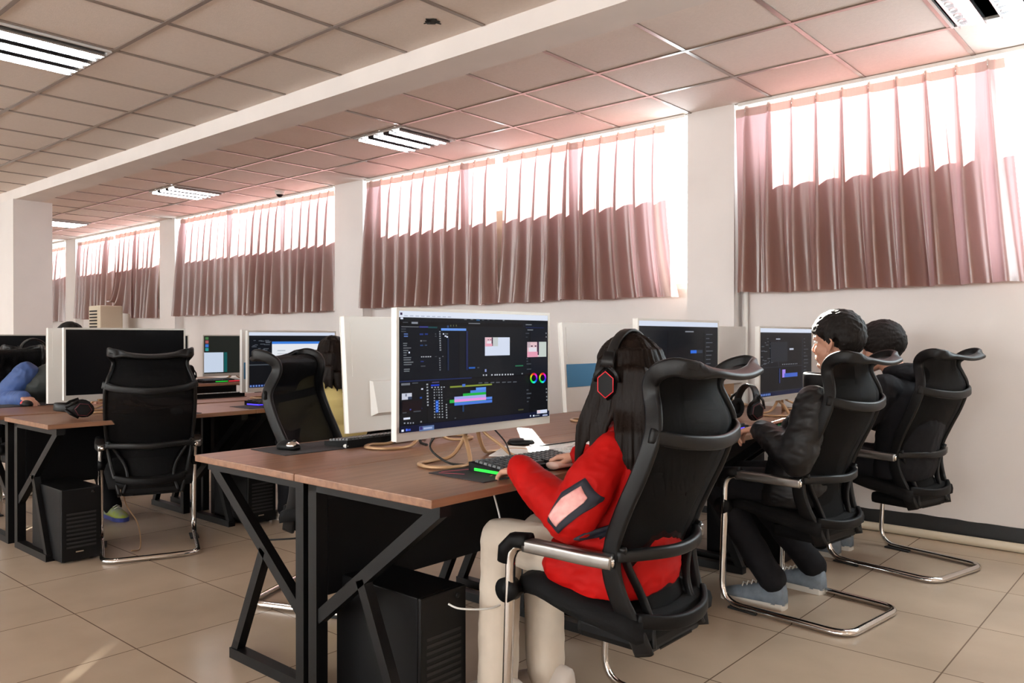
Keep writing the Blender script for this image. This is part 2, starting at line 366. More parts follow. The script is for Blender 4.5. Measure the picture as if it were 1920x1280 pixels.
# ---------------------------------------------------------------- ceiling lamps
def make_light():
    t = thing('ceiling_light', 'x', 'ceiling light', (0, 0, H))
    h = MB(); s = .288; z1 = -.004
    h.box((-s, -s, z1 - .012), (-s + .014, s, z1 + .003)); h.box((s - .014, -s, z1 - .012), (s, s, z1 + .003)); h.box((-s, -s, z1 - .012), (s, -s + .014, z1 + .003)); h.box((-s, s - .014, z1 - .012), (s, s, z1 + .003)); h.box((-s, -s, .0), (s, s, .003))
    h.build('housing', M['lamp_body'], t)
    for k in (-1, 0, 1):
        y = .187 * k; r = MB(); sec = []
        pts = [(-.058, -.014), (-.05, -.008), (-.03, -.003), (0, -.001), (.03, -.003), (.05, -.008), (.058, -.014)]
        vs = [(x, y + a, b) for x in (-.272, .272) for a, b in pts]; n = len(pts)
        r.add(vs, [(q, q+1, n+q+1, n+q) for q in range(n-1)], True); r.build('reflector', M['reflector'], t)
        MB().cyl((-.268, y, -.0165), (.268, y, -.0165), .0125, 14).build('tube', M['tube'], t)
        lv = MB()
        for q in range(6):
            x = -.225 + .09 * q; lv.add([(x - .0015, y - .056, -.03), (x - .0015, y + .056, -.03), (x - .0015, y + .056, -.012), (x - .0015, y - .056, -.012), (x + .0015, y - .056, -.03), (x + .0015, y + .056, -.03), (x + .0015, y + .056, -.012), (x + .0015, y - .056, -.012)],
                                       [(0,1,2,3),(7,6,5,4),(0,4,5,1),(2,6,7,3),(1,5,6,2),(3,7,4,0)], False)
        for sg in (-1, 1): lv.box((-.272, y + sg*.058 - .001, -.034), (.272, y + sg*.058 + .001, -.008))
        lv.build('louver', M['reflector'], t)
    return t
LP = [(-4.955, 1.65, 'lit square ceiling light at the upper left, on the near side of the beam'),
      (-4.949, 4.35, 'lit square ceiling light before the double curtain, beyond the beam'),
      (-8.549, 4.35, 'small lit ceiling light farther off, before the left curtains'),
      (-12.149, 4.35, 'faint farthest ceiling light above the tucked-up curtain'),
      (-.749, 4.35, 'lit ceiling light cut by the top right corner of the photo'),
      (-1.349, -.75, None), (-4.949, -1.95, None), (-8.549, 1.65, None), (-12.149, 1.65, None), (2.251, 1.65, None), (1.651, -1.95, None), (-8.549, -1.95, None)]
l0 = make_light()
for k, (x, y, lb) in enumerate(LP):
    lb = lb or 'square louvred ceiling light outside the picture'
    if k == 0: l0.location = (x, y, H); l0.rotation_euler = (0, 0, R(90)); l0['label'] = lb; l0['group'] = 'square louvred ceiling lights'
    else: copyof(l0, lb, (x, y, H), R(90), 'square louvred ceiling lights')

# ---------------------------------------------------------------- curtains
def curtain(xa, xb, ztop, zbot, label, seed, xbot=None, tuck=None, flare=1, group='pink curtains along the window wall', npl=None):
    """xa..xb at the heading, xbot=(a,b) at the hem; tuck=(u0,x,z) gathers one side up over something"""
    rnd = random.Random(seed); t = thing('curtain', label, 'curtain', ((xa + xb) / 2, 5.2, 0), 0, group); cx = (xa + xb) / 2
    W = xb - xa; npl = npl or max(4, round(W / .158)); nu = npl * 36; nv = 40
    xb0, xb1 = xbot or (xa - .02, xb + .02); off = [rnd.uniform(-.12, .12) for _ in range(npl + 1)]; amp = [rnd.uniform(.75, 1.25) for _ in range(npl + 1)]
    cw = [rnd.uniform(-1, 1) for _ in range(npl + 1)]
    def pt(u, v):
        k = u * npl; i = min(int(k), npl - 1); ph = k - i - .5
        sh = off[i] * .7 * v; p = ph - sh; e = v ** .6
        wd = .066 + .085 * e
        ridge = math.exp(-(p / wd) ** 2)                           # narrow fold standing out into the room
        valley = .14 * math.cos(2 * math.pi * p) + .06 * math.cos(6 * math.pi * p + off[i] * 9)
        d = (ridge + valley * e) * (.03 + .062 * e) * amp[i]
        d += .012 * e * noise.noise(Vector((u * W * 4, v * 2.2, seed)))
        d *= .55 + .45 * min(1, v / .12)
        vf = v ** flare; x = (xa + W * u) * (1 - vf) + (xb0 + (xb1 - xb0) * u) * vf + .012 * e * cw[i] * math.sin(v * 3) + .02 * e * math.sin(6.28 * p) * amp[i]
        z = ztop + (zbot - ztop) * v + (.006 * math.sin(u * W * 9 + seed) + .012 * (noise.noise(Vector((u * 5, seed, 1))))) * v
        if tuck:
            u0, tx, tz = tuck; g = max(0, min(1, (u0 - u) / u0 * 1.4)) * v ** 1.6 if u < u0 else 0
            z = z * (1 - g) + (tz + .05 * (u0 - u)) * g; x = x * (1 - .75 * g) + tx * .75 * g; d += .10 * g
            if u >= u0: x -= .10 * v * v * (1 - u)
        return (x - cx, .01 - d, z)
    b = MB(); vs = [pt(i / nu, j / nv) for j in range(nv + 1) for i in range(nu + 1)]
    b.add(vs, [(j*(nu+1)+i, j*(nu+1)+i+1, (j+1)*(nu+1)+i+1, (j+1)*(nu+1)+i) for j in range(nv) for i in range(nu)], True)
    b.build('cloth', M['curtain'], t)
    hd = MB(); vs = []
    for j in (0, 1):
        for i in range(nu + 1):
            x, y, z = pt(i / nu, j * .045); vs.append((x, y - .002, z + (.012 if j == 0 else 0)))
    hd.add(vs, [(i, i+1, nu+2+i, nu+1+i) for i in range(nu)], True); hd.build('heading_tape', M['header'], t)
    for i in range(npl):
        x, y, z = pt((i + .5) / npl, .004)
        MB().tube([(x, y - .004, z - .045), (x, y - .006, z + .0), (x, .012, z + .016), (x, .012, z + .024)], .0026, 6).build('hook', M['chrome'], t)
    return t
curtain(-2.505, -.90, 2.765, 1.505, 'wide pink satin curtain at the right, over the seated boys', 1, (-2.49, -.775))
curtain(-4.66, -3.06, 2.765, 1.50, 'pink curtain between the column and the bright middle gap', 2, (-4.73, -2.95), flare=2.6)
curtain(-6.51, -4.74, 2.77, 1.50, 'pink curtain above the big bright monitor, left of the middle gap', 3, (-6.55, -4.735))
curtain(-8.95, -7.045, 2.76, 1.48, 'pink curtain just left of the second column', 4, (-8.97, -7.04))
curtain(-10.42, -8.965, 2.77, 1.49, 'pink curtain right of the third column, above the blue-stickered monitor edge', 5, (-10.5, -9.0))
curtain(-12.45, -11.01, 2.74, 1.48, 'pink curtain swept aside and caught on the cream air conditioner', 6, (-12.2, -11.12), tuck=(.5, -12.35, 1.74))
curtain(-13.86, -12.5, 2.73, 1.50, 'pink curtain left of the cream air conditioner', 7)
curtain(-15.5, -14.36, 2.71, 1.48, 'narrow pale curtain farthest to the left', 8, (-15.55, -14.38))
for k, (a, b) in enumerate(BAYS):
    b_ = min(b, -.3) if k == 0 else b
    r = MB().box((a + .02, 5.19, 2.784), (b_ - .02, 5.225, H - .004)).build('curtain_rail', M['white_plastic'])
    tag(r, ['curtain rail above the wide right-hand curtain', 'curtain rail above the two middle curtains', 'curtain rail left of the second column', 'curtain rail above the swept-aside curtain', 'curtain rail above the farthest narrow curtain'][k], 'curtain rail', 'ceiling curtain rails')

# ---------------------------------------------------------------- desks
def make_desk():
    """1.2 m desk; local +x is the user's side, the screens stand along x = 0; depth .66"""
    t = thing('desk', 'x', 'desk')
    MB().box((0, -.599, .725), (.66, .599, .75), .003).build('tabletop', M['wood'], t)
    for y in (-.53, .53):
        f = MB(); w_ = .045
        f.box((.012, y - w_/2, 0), (.012 + w_, y + w_/2, .724))                              # upright at the middle of the row
        f.box((.012 + w_, y - w_/2, 0), (.49, y + w_/2, .038))                                # foot bar
        f.bar((.625, y, .705), (.05, y, .27), w_ - .004, .034, (0, 1, 0))                     # long brace, desk edge to upright
        f.bar((.475, y, .02), (.275, y, .44), w_ - .008, .034, (0, 1, 0))                    # short brace, foot to long brace
        f.box((.012, y - w_/2, .69), (.645, y + w_/2, .7245))
        f.build('leg_frame', M['black_metal'], t)
    MB().box((.03, -.507, .66), (.06, .507, .7)).build('cross_rail', M['black_metal'], t)
    MB().box((.045, -.507, .34), (.06, .507, .66)).build('modesty_panel', M['black_plastic'], t)
    return t
R1, R2, R3 = -2.30, -5.245, -8.15     # middle lines of the three rows
desk0 = make_desk(); used = [0]
def desk(x, y, rz, label):
    if not used[0]: used[0] = 1; put(desk0, (x, y, 0), rz); desk0['label'] = label; desk0['group'] = 'brown desks in back-to-back rows'
    else: copyof(desk0, label, (x, y, 0), rz, 'brown desks in back-to-back rows')
D = ['nearest brown desk, where the person in red sits', 'brown desk of the boy with the green mouse', 'brown desk by the wall, before the hunched person in black']
for k in range(3): desk(R1 + .002, 2.135 + 1.2 * k, 0, D[k])
D = ['nearest brown desk back to back with the desk of the person in red', 'brown desk behind the bright screens, back to back with the boy\'s desk', 'brown desk by the wall behind the monitor with the dark square emblem']
for k in range(3): desk(R1 - .002, 2.135 + 1.2 * k, math.pi, D[k])
D = ['brown desk at left with a headset lying on its corner', 'brown desk at left, second of its row, before the person in yellow', 'brown desk at left, last of its row by the wall']
for k in range(3): desk(R2 + .042, 2.16 + 1.2 * k, 0, D[k])
D = ['brown desk at the left edge where the person in blue sleeves works', 'brown desk second along on the far side of the left row', 'brown desk last along on the far side of the left row']
for k in range(3): desk(R2 - .042, 2.16 + 1.2 * k, math.pi, D[k])
for k in range(2): desk(R3 + .04, 2.9 + 1.2 * k, 0, ['brown desk of the farthest row, nearer end', 'brown desk of the farthest row with the cluttered coloured keyboards'][k])
desk(R3 - .04, 4.1, math.pi, 'brown desk on the hidden side of the farthest row')

# ---------------------------------------------------------------- chairs
def make_chair():
    """black mesh cantilever chair, facing local +x, origin on the floor under the seat"""
    t = thing('office_chair', 'x', 'chair')
    s = MB(); hw = .255
    def side(sg): return [(-.075, sg*hw*.93, .590), (-.01, sg*hw*1.0, .592), (.275, sg*hw*1.02, .592), (.30, sg*hw, .016), (-.275, sg*hw*.93, .016)]
    a = side(1); b = side(-1)
    path = roundpath(a + b[::-1], [.05, .05, .06, .10, .08, .08, .10, .06, .05, .05], 6)
    s.sweep(path, circ(.0125, .0155, 12), tubref(path)); s.build('cantilever_frame', M['chrome'], t)
    for sg in (-1, 1):
        MB().box((.12, sg*hw*.97 - .024, 0), (.26, sg*hw*.97 + .024, .009), .003).build('foot_pad', M['rubber'], t)
        ar = MB(); pts = smoothpath([(-.072, sg*hw*.94, .594), (-.0, sg*hw*1.005, .597), (.10, sg*hw*1.02, .598), (.215, sg*hw*1.02, .597)], 6)
        ar.sweep(pts, rrect(.048, .036, .006), (0, 0, 1)); ao = ar.build('armrest', M['arm_metal'], t)
        p = MB(); p.sweep([(.205, sg*hw*1.02, .610), (.262, sg*hw*1.02, .604), (.294, sg*hw*1.01, .575), (.299, sg*hw, .535)], rrect(.05, .044, .014), [(0,0,1),(.5,0,.8),(1,0,.3),(1,0,0)])
        p.build('armrest_end', M['black_plastic'], ao)
    q = MB(); v = []
    for i in range(13):
        x = -.13 + .415 * i / 12
        z = .462 + .05 * (x - .08) / .2 + .010 * math.cos(i / 12 * 4) - (.03 * max(0, (i - 9) / 3) ** 2)
        v.append((x, z))
    def srow(x, z, wy):
        return [(x, y * wy, zz) for y, zz in ((-1, z - .045), (-1.03, z - .02), (-.97, z + .004), (-.8, z + .012), (-.4, z + .004), (0, z), (.4, z + .004), (.8, z + .012), (.97, z + .004), (1.03, z - .02), (1, z - .045), (.5, z - .055), (-.5, z - .055))]
    vs = []; k = 13
    for i, (x, z) in enumerate(v): vs += srow(x, z, .232 - .02 * abs(i - 6) / 6)
    q.add(vs, [(i*k+a_, i*k+(a_+1) % k, (i+1)*k+(a_+1) % k, (i+1)*k+a_) for i in range(12) for a_ in range(k)] + [list(range(k))[::-1], [12*k+a_ for a_ in range(k)]], True)
    q.build('seat', M['black_cloth'], t)
    u = MB()
    for sg in (-1, 1): u.cyl((.293, sg*.232, .45), (.293, sg*.272, .45), .036, 20)
    u.box((.265, -.235, .43), (.31, .235, .46), .008); u.build('seat_bracket', M['black_plastic'], t)
    # backrest: side profile (x, z, half width, lift of the middle)
    PR = [(-0.14, 0.33, 0.1568, 0.0), (-0.118, 0.4, 0.1757, 0.004), (-0.085, 0.48, 0.1976, 0.018), (-0.068, 0.56, 0.2109, 0.03), (-0.078, 0.64, 0.2195, 0.042), (-0.118, 0.735, 0.2261, 0.05), (-0.165, 0.83, 0.228, 0.052), (-0.198, 0.915, 0.2251, 0.05), (-0.204, 0.965, 0.2147, 0.046), (-0.192, 1.01, 0.1966, 0.04), (-0.178, 1.05, 0.1862, 0.033), (-0.182, 1.085, 0.19, 0.024), (-0.215, 1.112, 0.2042, 0.014), (-0.262, 1.124, 0.2061, 0.006), (-0.305, 1.118, 0.1995, 0.002)]
    fr = MB(); sd = [(x + .02, w_, z) for x, z, w_, d in PR[:-1]]; xl, zl, wl, _ = PR[-1]
    P = smoothpath([(x, -y, z) for x, y, z in sd] + [(xl + .03, -wl*.94, zl), (xl, -wl*.68, zl - .006), (xl - .012, -wl*.3, zl - .016), (xl - .014, 0, zl - .019), (xl - .012, wl*.3, zl - .016), (xl, wl*.68, zl - .006), (xl + .03, wl*.94, zl)] + [(x, y, z) for x, y, z in sd[::-1]], 4)
    rf_ = []; scl = []
    for q in P:
        k = max(-1, min(1, q.y / (wl*.97))); c_ = 1 if q.z < 1.085 else max(0, min(1, (abs(k) - .55) / .42))
        rf_.append((-.25 * (1 - c_), math.copysign(c_, q.y) if abs(q.y) > 1e-6 else 0, 1 - c_)); scl.append((1.2, 1) if q.z < .6 else (1, 1.0))
    fr.sweep(P, rrect(.05, .02, .008), rf_, scale=scl)
    fr.build('back_frame', M['grey_plastic'], t)
    me = MB(); rows = []; nu = 14
    prof = smoothpath([(x, z, w_) for x, z, w_, d in PR], 4); dd = smoothpath([(d, 0, 0) for x, z, w_, d in PR], 4)
    for (x, z, w_), (d, _, _) in zip(prof, dd):
        low = max(0, min(1, (.64 - z) / .18)); wm = w_ * (1 - .42 * math.sin(low * math.pi / 2) * (1 if z > .33 else .9))
        rows.append([(x + .014 - d * (1 - (2*i/nu - 1) ** 2), wm * (2*i/nu - 1), z - .014 * (1 - (2*i/nu-1)**2) * max(0, (z - 1.06) / .07)) for i in range(nu + 1)])
    vs = [p for r_ in rows for p in r_] + [(p[0] - .004, p[1], p[2] - .0015) for r_ in rows for p in r_]; K = nu + 1; N = len(rows); o = N*K; fs = []
    for j in range(N-1):
        for i in range(nu): fs.append((j*K+i, j*K+i+1, (j+1)*K+i+1, (j+1)*K+i)); fs.append((o+j*K+i, o+(j+1)*K+i, o+(j+1)*K+i+1, o+j*K+i+1))
    me.add(vs, fs, True); me.build('mesh_panel', M['mesh'], t)
    for sg in (-1, 1):     # inner arms of the lyre
        br = MB(); br.sweep(smoothpath([(-.085, sg*.215, .63), (-.078, sg*.17, .56), (-.088, sg*.13, .49), (-.112, sg*.118, .42), (-.135, sg*.14, .345)], 5), rrect(.024, .016, .006), (0, sg, 0))
        br.build('lower_support', M['grey_plastic'], t)
    lb = MB()
    lb.sweep(smoothpath([(-.185, -.236, .945), (-.24, -.16, .925), (-.268, 0, .912), (-.24, .16, .925), (-.185, .236, .945)], 6), rrect(.018, .04, .007), (0, 0, 1)); lb.build('lumbar_bar', M['grey_plastic'], t)
    mbk = MB()
    mbk.sweep(smoothpath([(-.07, -.222, .605), (-.135, -.11, .605), (-.15, 0, .60), (-.135, .11, .605), (-.07, .222, .605)], 5), rrect(.026, .034, .008), (0, 0, 1)); mbk.build('support_bracket', M['grey_plastic'], t)
    lo = MB()
    lo.sweep(smoothpath([(-.115, -.185, .43), (-.165, -.10, .415), (-.18, 0, .41), (-.165, .10, .415), (-.115, .185, .43)], 5), rrect(.02, .04, .007), (0, 0, 1)); lo.box((-.13, -.15, .325), (.12, .15, .385), .02); lo.build('seat_mount', M['black_plastic'], t)
    return t
def meshmat():
    m = bpy.data.materials.new('black_chair_mesh'); m.use_nodes = True; nt = m.node_tree; b = nt.nodes['Principled BSDF']; b.inputs["Base Color"].default_value = (.004, .004, .0045, 1); b.inputs["Roughness"].default_value = .75; b.inputs["Specular IOR Level"].default_value = .12
    t = nt.nodes.new('ShaderNodeBsdfTransparent'); x = nt.nodes.new('ShaderNodeMixShader'); x.inputs[0].default_value = .88
    nt.links.new(t.outputs[0], x.inputs[1]); nt.links.new(b.outputs[0], x.inputs[2]); nt.links.new(x.outputs[0], nt.nodes['Material Output'].inputs[0]); return m
M['mesh'] = meshmat(); M['arm_metal'] = mat('brushed_arm_metal', (.3, .29, .28, 1), .28, .9)
chair0 = make_chair(); cu = [0]
def chair(x, y, deg, label):
    if not cu[0]: cu[0] = 1; put(chair0, (x, y, 0), R(deg)); chair0['label'] = label; chair0['group'] = 'black mesh cantilever chairs'; return chair0
    return copyof(chair0, label, (x, y, 0), R(deg), 'black mesh cantilever chairs')
chair(-1.30, 2.06, 180, 'large black mesh chair in front, holding the person in red')
chair(-1.345, 3.565, 173, 'black mesh chair holding the boy in the black jacket')
chair(-1.235, 4.60, 166, 'black mesh chair nearest the wall, behind the hunched person in black')
chair(-4.585, 2.11, 157, 'empty black mesh chair seen from behind at the left, before the dark blank monitor')
chair(-3.11, 2.27, 24, 'empty black mesh chair pushed under the far side of the nearest desks')
st = thing('stool', 'low round black stool under the person in the yellow jacket', 'stool', (-4.17, 3.13, 0)); b = MB(); b.lathe([(0, .40), (.17, .40), (.185, .42), (.185, .445), (.165, .462), (0, .466)], 28); b.build('seat', M['black_cloth'], st)
for k in range(4):
    a = R(45 + 90*k); b = MB(); b.tube([(.12*math.cos(a), .12*math.sin(a), .40), (.19*math.cos(a), .19*math.sin(a), 0)], .014, 10); b.build('leg', M['black_metal'], st)
b = MB(); b.tube([(.165*math.cos(R(a)), .165*math.sin(R(a)), .15) for a in range(0, 360, 15)], .009, 8, closed=True); b.build('foot_ring', M['chrome'], st)
chair(-6.42, 2.05, 3, 'black mesh chair of the person in blue sleeves at the left edge')
chair(-7.16, 2.28, 180, 'dark mesh chair of the farthest row with a headset hung on it')

# ---------------------------------------------------------------- screens and monitors
def screenmat():
    m = bpy.data.materials.new('lit_screen'); m.use_nodes = True; nt = m.node_tree; b = nt.nodes['Principled BSDF']
    a = nt.nodes.new('ShaderNodeAttribute'); a.attribute_name = 'Col'; b.inputs['Base Color'].default_value = (.006, .006, .007, 1); b.inputs['Roughness'].default_value = .13; b.inputs['Specular IOR Level'].default_value = .08
    nt.links.new(a.outputs['Color'], b.inputs['Emission Color']); b.inputs['Emission Strength'].default_value = .95; return m
M['screen'] = screenmat()
M['trimline'] = mat('dark_edge_line', (.05, .05, .05, 1), .4)
UI_MAIN = """.804 .066 1.012 .572 #171b24;.360 .120 .860 .575 #15191f;.000 .120 .355 .575 #0e131c;.000 .585 .160 .940 #0f1116;.165 .585 .850 .940 #121318;.000 .575 .440 .585 #1c2a5a;.160 .585 .165 .940 #08090b;.855 .120 .860 .940 #08090b;.000 .000 1.000 .052 #e9f0ff;.000 .052 1.000 .088 #12161c;.008 .014 .020 .034 #3b2a50;.030 .036 .050 .044 #b9c3d8;.062 .036 .082 .044 #b9c3d8;.094 .036 .114 .044 #b9c3d8;.126 .036 .146 .044 #b9c3d8;.158 .036 .178 .044 #b9c3d8;.190 .036 .210 .044 #b9c3d8;.222 .036 .242 .044 #b9c3d8;.254 .036 .274 .044 #b9c3d8;.286 .036 .306 .044 #b9c3d8;.009 .054 .024 .069 #e8eeff;.022 .091 .051 .098 #4a5058;.071 .089 .107 .105 #8d94a0;.014 .128 .113 .132 #8a9096;.116 .124 .167 .136 #3a3f8c;.167 .126 .222 .140 #17454a;.013 .146 .039 .152 #4a5058;.013 .166 .039 .172 #4a5058;.028 .186 .050 .194 #5a7bc0;.028 .204 .050 .213 #5a7bc0;.117 .185 .138 .198 #243a86;.147 .184 .165 .196 #243a86;.121 .241 .130 .253 #8a9096;.133 .242 .157 .251 #4a5058;.120 .280 .137 .290 #2a4a86;.147 .279 .160 .289 #3a5070;.023 .263 .046 .271 #70767c;.024 .281 .044 .289 #70767c;.024 .302 .068 .309 #70767c;.024 .322 .052 .330 #70767c;.025 .340 .043 .348 #70767c;.025 .360 .042 .368 #70767c;.025 .381 .068 .389 #70767c;.025 .399 .066 .407 #70767c;.026 .419 .080 .428 #70767c;.026 .438 .070 .446 #70767c;.027 .476 .060 .485 #70767c;.027 .492 .058 .501 #70767c;.053 .336 .061 .350 #e8eeff;.232 .163 .240 .174 #8f949c;.232 .182 .241 .194 #8f949c;.232 .202 .241 .213 #8f949c;.233 .222 .242 .233 #8f949c;.233 .241 .242 .253 #8f949c;.234 .261 .242 .273 #8f949c;.234 .281 .243 .292 #8f949c;.234 .301 .243 .312 #8f949c;.235 .320 .244 .332 #8f949c;.231 .392 .239 .403 #777c84;.232 .411 .240 .422 #777c84;.232 .431 .240 .442 #777c84;.232 .451 .240 .462 #777c84;.233 .471 .241 .482 #777c84;.233 .491 .241 .502 #777c84;.124 .377 .131 .385 #c8ccd4;.136 .377 .143 .385 #c8ccd4;.149 .377 .157 .385 #c8ccd4;.162 .377 .170 .385 #c8ccd4;.175 .377 .183 .385 #c8ccd4;.205 .379 .218 .384 #4a5058;.250 .379 .257 .384 #8a9096;.121 .416 .139 .424 #2a3a86;.122 .455 .149 .464 #4a5058;.243 .139 .401 .159 #6a9df0;.245 .165 .408 .165 #0f2c66;.280 .114 .290 .135 #3a4d7a;.300 .109 .305 .124 #6b7250;.318 .108 .322 .123 #6b7250;.335 .107 .340 .122 #6b7250;.253 .183 .262 .193 #e8eeff;.270 .182 .275 .193 #8a9096;.280 .183 .285 .192 #8a9096;.264 .201 .275 .212 #e8eeff;.275 .207 .285 .220 #e8eeff;.205 .184 .213 .193 #4a5058;.205 .205 .215 .212 #4a5058;.282 .224 .290 .504 #1b2a4a;.401 .161 .412 .507 #232a55;.416 .089 .493 .096 #8a9096;.388 .056 .404 .063 #6a7078;.429 .053 .446 .061 #6a7078;.469 .051 .486 .059 #6a7078;.467 .057 .491 .068 #2b5a88;.504 .055 .520 .065 #4a5058;.542 .053 .556 .063 #4a5058;.578 .053 .594 .061 #4a5058;.650 .054 .663 .063 #8a9096;.417 .483 .459 .497 #2a63c0;.473 .485 .487 .496 #4a5058;.525 .217 .701 .385 #dfe8fb;.526 .217 .582 .300 #eec3cd;.580 .217 .616 .299 #cfd6d6;.539 .252 .569 .278 #efeaf2;.571 .218 .580 .295 #4a2f45;.528 .274 .575 .300 #f0a9bd;.544 .236 .553 .243 #6a5068;.560 .236 .569 .243 #6a5068;.832 .262 .983 .409 #eec9d0;.922 .261 .983 .409 #cfd9d2;.845 .315 .904 .357 #efe8f2;.909 .261 .924 .390 #3c2540;.833 .357 .913 .409 #f0a6bd;.860 .296 .875 .308 #54384f;.890 .296 .904 .308 #54384f;.832 .264 .856 .315 #cdb8bf;.820 .091 .866 .098 #8a9096;.821 .119 .964 .127 #1c2550;.833 .141 .877 .149 #8a9096;.819 .174 .847 .183 #4a5058;.820 .211 .835 .218 #4a5058;.977 .169 .985 .183 #8a9096;.978 .206 .986 .219 #8a9096;.825 .418 .837 .427 #4a5058;.826 .443 .837 .453 #4a5058;.826 .469 .861 .479 #4a5058;.828 .520 .862 .530 #4a5058;.741 .483 .800 .494 #2f7a55;.510 .555 .519 .567 #c4c8d0;.529 .555 .538 .568 #c4c8d0;.567 .556 .577 .569 #c4c8d0;.590 .557 .599 .570 #c4c8d0;.604 .557 .614 .570 #c4c8d0;.622 .558 .631 .571 #c4c8d0;.641 .558 .651 .572 #c4c8d0;.663 .559 .672 .572 #c4c8d0;.682 .560 .692 .573 #c4c8d0;.701 .560 .711 .574 #c4c8d0;.717 .561 .727 .574 #c4c8d0;.787 .559 .797 .571 #8a9096;.523 .507 .534 .532 #8d9ad0;.480 .625 .505 .634 #585d66;.520 .627 .546 .636 #585d66;.562 .628 .588 .638 #585d66;.600 .630 .627 .639 #585d66;.643 .632 .670 .641 #585d66;.682 .634 .710 .643 #585d66;.723 .635 .750 .645 #585d66;.009 .594 .058 .612 #6f747c;.070 .593 .104 .602 #4a5058;.185 .597 .228 .605 #57507a;.179 .619 .229 .632 #1f3fd0;.181 .638 .189 .647 #b9bec8;.200 .639 .208 .648 #b9bec8;.218 .640 .226 .649 #b9bec8;.238 .641 .246 .650 #b9bec8;.254 .642 .262 .650 #b9bec8;.195 .658 .202 .668 #9aa0a8;.223 .659 .230 .670 #9aa0a8;.239 .660 .246 .670 #9aa0a8;.209 .658 .216 .667 #70767c;.195 .681 .202 .692 #9aa0a8;.223 .683 .231 .693 #9aa0a8;.239 .684 .246 .694 #9aa0a8;.210 .682 .216 .691 #70767c;.195 .705 .202 .715 #9aa0a8;.224 .706 .231 .717 #9aa0a8;.240 .707 .247 .718 #9aa0a8;.210 .706 .217 .715 #70767c;.195 .728 .202 .739 #9aa0a8;.224 .730 .231 .741 #9aa0a8;.240 .731 .247 .742 #9aa0a8;.195 .752 .202 .762 #9aa0a8;.224 .754 .231 .764 #9aa0a8;.241 .755 .248 .766 #9aa0a8;.195 .775 .202 .786 #9aa0a8;.224 .777 .231 .788 #9aa0a8;.241 .779 .248 .789 #9aa0a8;.195 .799 .202 .810 #9aa0a8;.224 .801 .231 .812 #9aa0a8;.242 .802 .249 .813 #9aa0a8;.196 .823 .203 .833 #9aa0a8;.224 .825 .231 .836 #9aa0a8;.242 .826 .249 .837 #9aa0a8;.196 .846 .203 .857 #9aa0a8;.225 .849 .232 .859 #9aa0a8;.243 .850 .250 .861 #9aa0a8;.196 .870 .203 .880 #9aa0a8;.225 .872 .232 .883 #9aa0a8;.243 .874 .250 .885 #9aa0a8;.213 .871 .220 .880 #70767c;.196 .893 .203 .904 #9aa0a8;.225 .896 .232 .907 #9aa0a8;.243 .898 .251 .909 #9aa0a8;.214 .895 .220 .904 #70767c;.205 .755 .223 .860 #1a58c8;.208 .766 .218 .777 #6fa0ff;.209 .790 .218 .802 #6fa0ff;.209 .815 .219 .826 #6fa0ff;.210 .839 .219 .851 #6fa0ff;.267 .793 .274 .805 #a0a6ae;.267 .816 .274 .828 #a0a6ae;.267 .839 .275 .850 #a0a6ae;.268 .861 .275 .873 #a0a6ae;.268 .884 .276 .896 #a0a6ae;.269 .906 .276 .918 #a0a6ae;.150 .608 .160 .621 #a5abb3;.151 .633 .160 .645 #a5abb3;.151 .658 .161 .671 #a5abb3;.152 .683 .161 .696 #a5abb3;.152 .708 .162 .721 #a5abb3;.153 .733 .162 .746 #a5abb3;.153 .758 .163 .771 #a5abb3;.154 .783 .163 .796 #a5abb3;.010 .677 .066 .729 #cfd3e2;.044 .707 .066 .729 #33405a;.029 .682 .038 .703 #7a7f95;.112 .716 .124 .729 #1e4fb0;.114 .807 .124 .818 #3346b0;.011 .742 .123 .833 #190d12;.054 .809 .062 .819 #4a56b0;.014 .832 .036 .840 #4a5058;.075 .829 .117 .838 #4a5058;.019 .877 .056 .893 #e8eeff;.021 .916 .029 .927 #9aa0ac;.040 .918 .048 .929 #9aa0ac;.055 .920 .062 .931 #9aa0ac;.070 .921 .077 .932 #9aa0ac;.114 .917 .123 .930 #8a9096;.119 .644 .130 .656 #e8eeff;.320 .918 .330 .929 #4a5058;.292 .642 .568 .656 #8a9a3c;.369 .630 .389 .652 #4d74d8;.459 .669 .527 .691 #5d97f0;.422 .691 .527 .714 #5088e4;.374 .714 .527 .737 #22b845;.319 .737 .527 .761 #a9aef0;.290 .761 .527 .789 #28b84a;.319 .761 .569 .783 #5d8ee8;.319 .761 .527 .785 #f49ae8;.319 .789 .569 .814 #4d7fe4;.371 .814 .380 .874 #143a66;.000 .945 1.000 1.000 #0d1430;.007 .972 .020 .990 #e8eeff;.031 .969 .040 .988 #5a7dff;.041 .972 .058 .988 #3350c8;.107 .962 .194 1.003 #5f78a8;.110 .965 .126 .991 #3c2f78;.132 .975 .183 .991 #a8b8dc;.902 .931 .983 .965 #dfe6fb;.904 .934 .928 .960 #f0d4dc;.847 .971 .855 .986 #e8eeff;.870 .973 .882 .988 #e8eeff;.885 .977 .921 .987 #8a9096;.946 .980 .986 .994 #b0b8d8;.952 .967 .979 .976 #4a5058;.972 .722 .983 .735 #8a9096;.973 .756 .984 .768 #8a9096;.975 .799 .985 .811 #8a9096;.976 .832 .986 .845 #8a9096;.820 .719 .835 .730 #4a5058;.820 .754 .857 .766 #4a5058;.822 .796 .847 .808 #4a5058;.823 .831 .836 .842 #4a5058;.757 .902 .796 .915 #4a4a30"""
def ui(txt): return [(float(a), float(b), float(c), float(d), e) for a, b, c, d, e in (s.split() for s in txt.split(';'))]
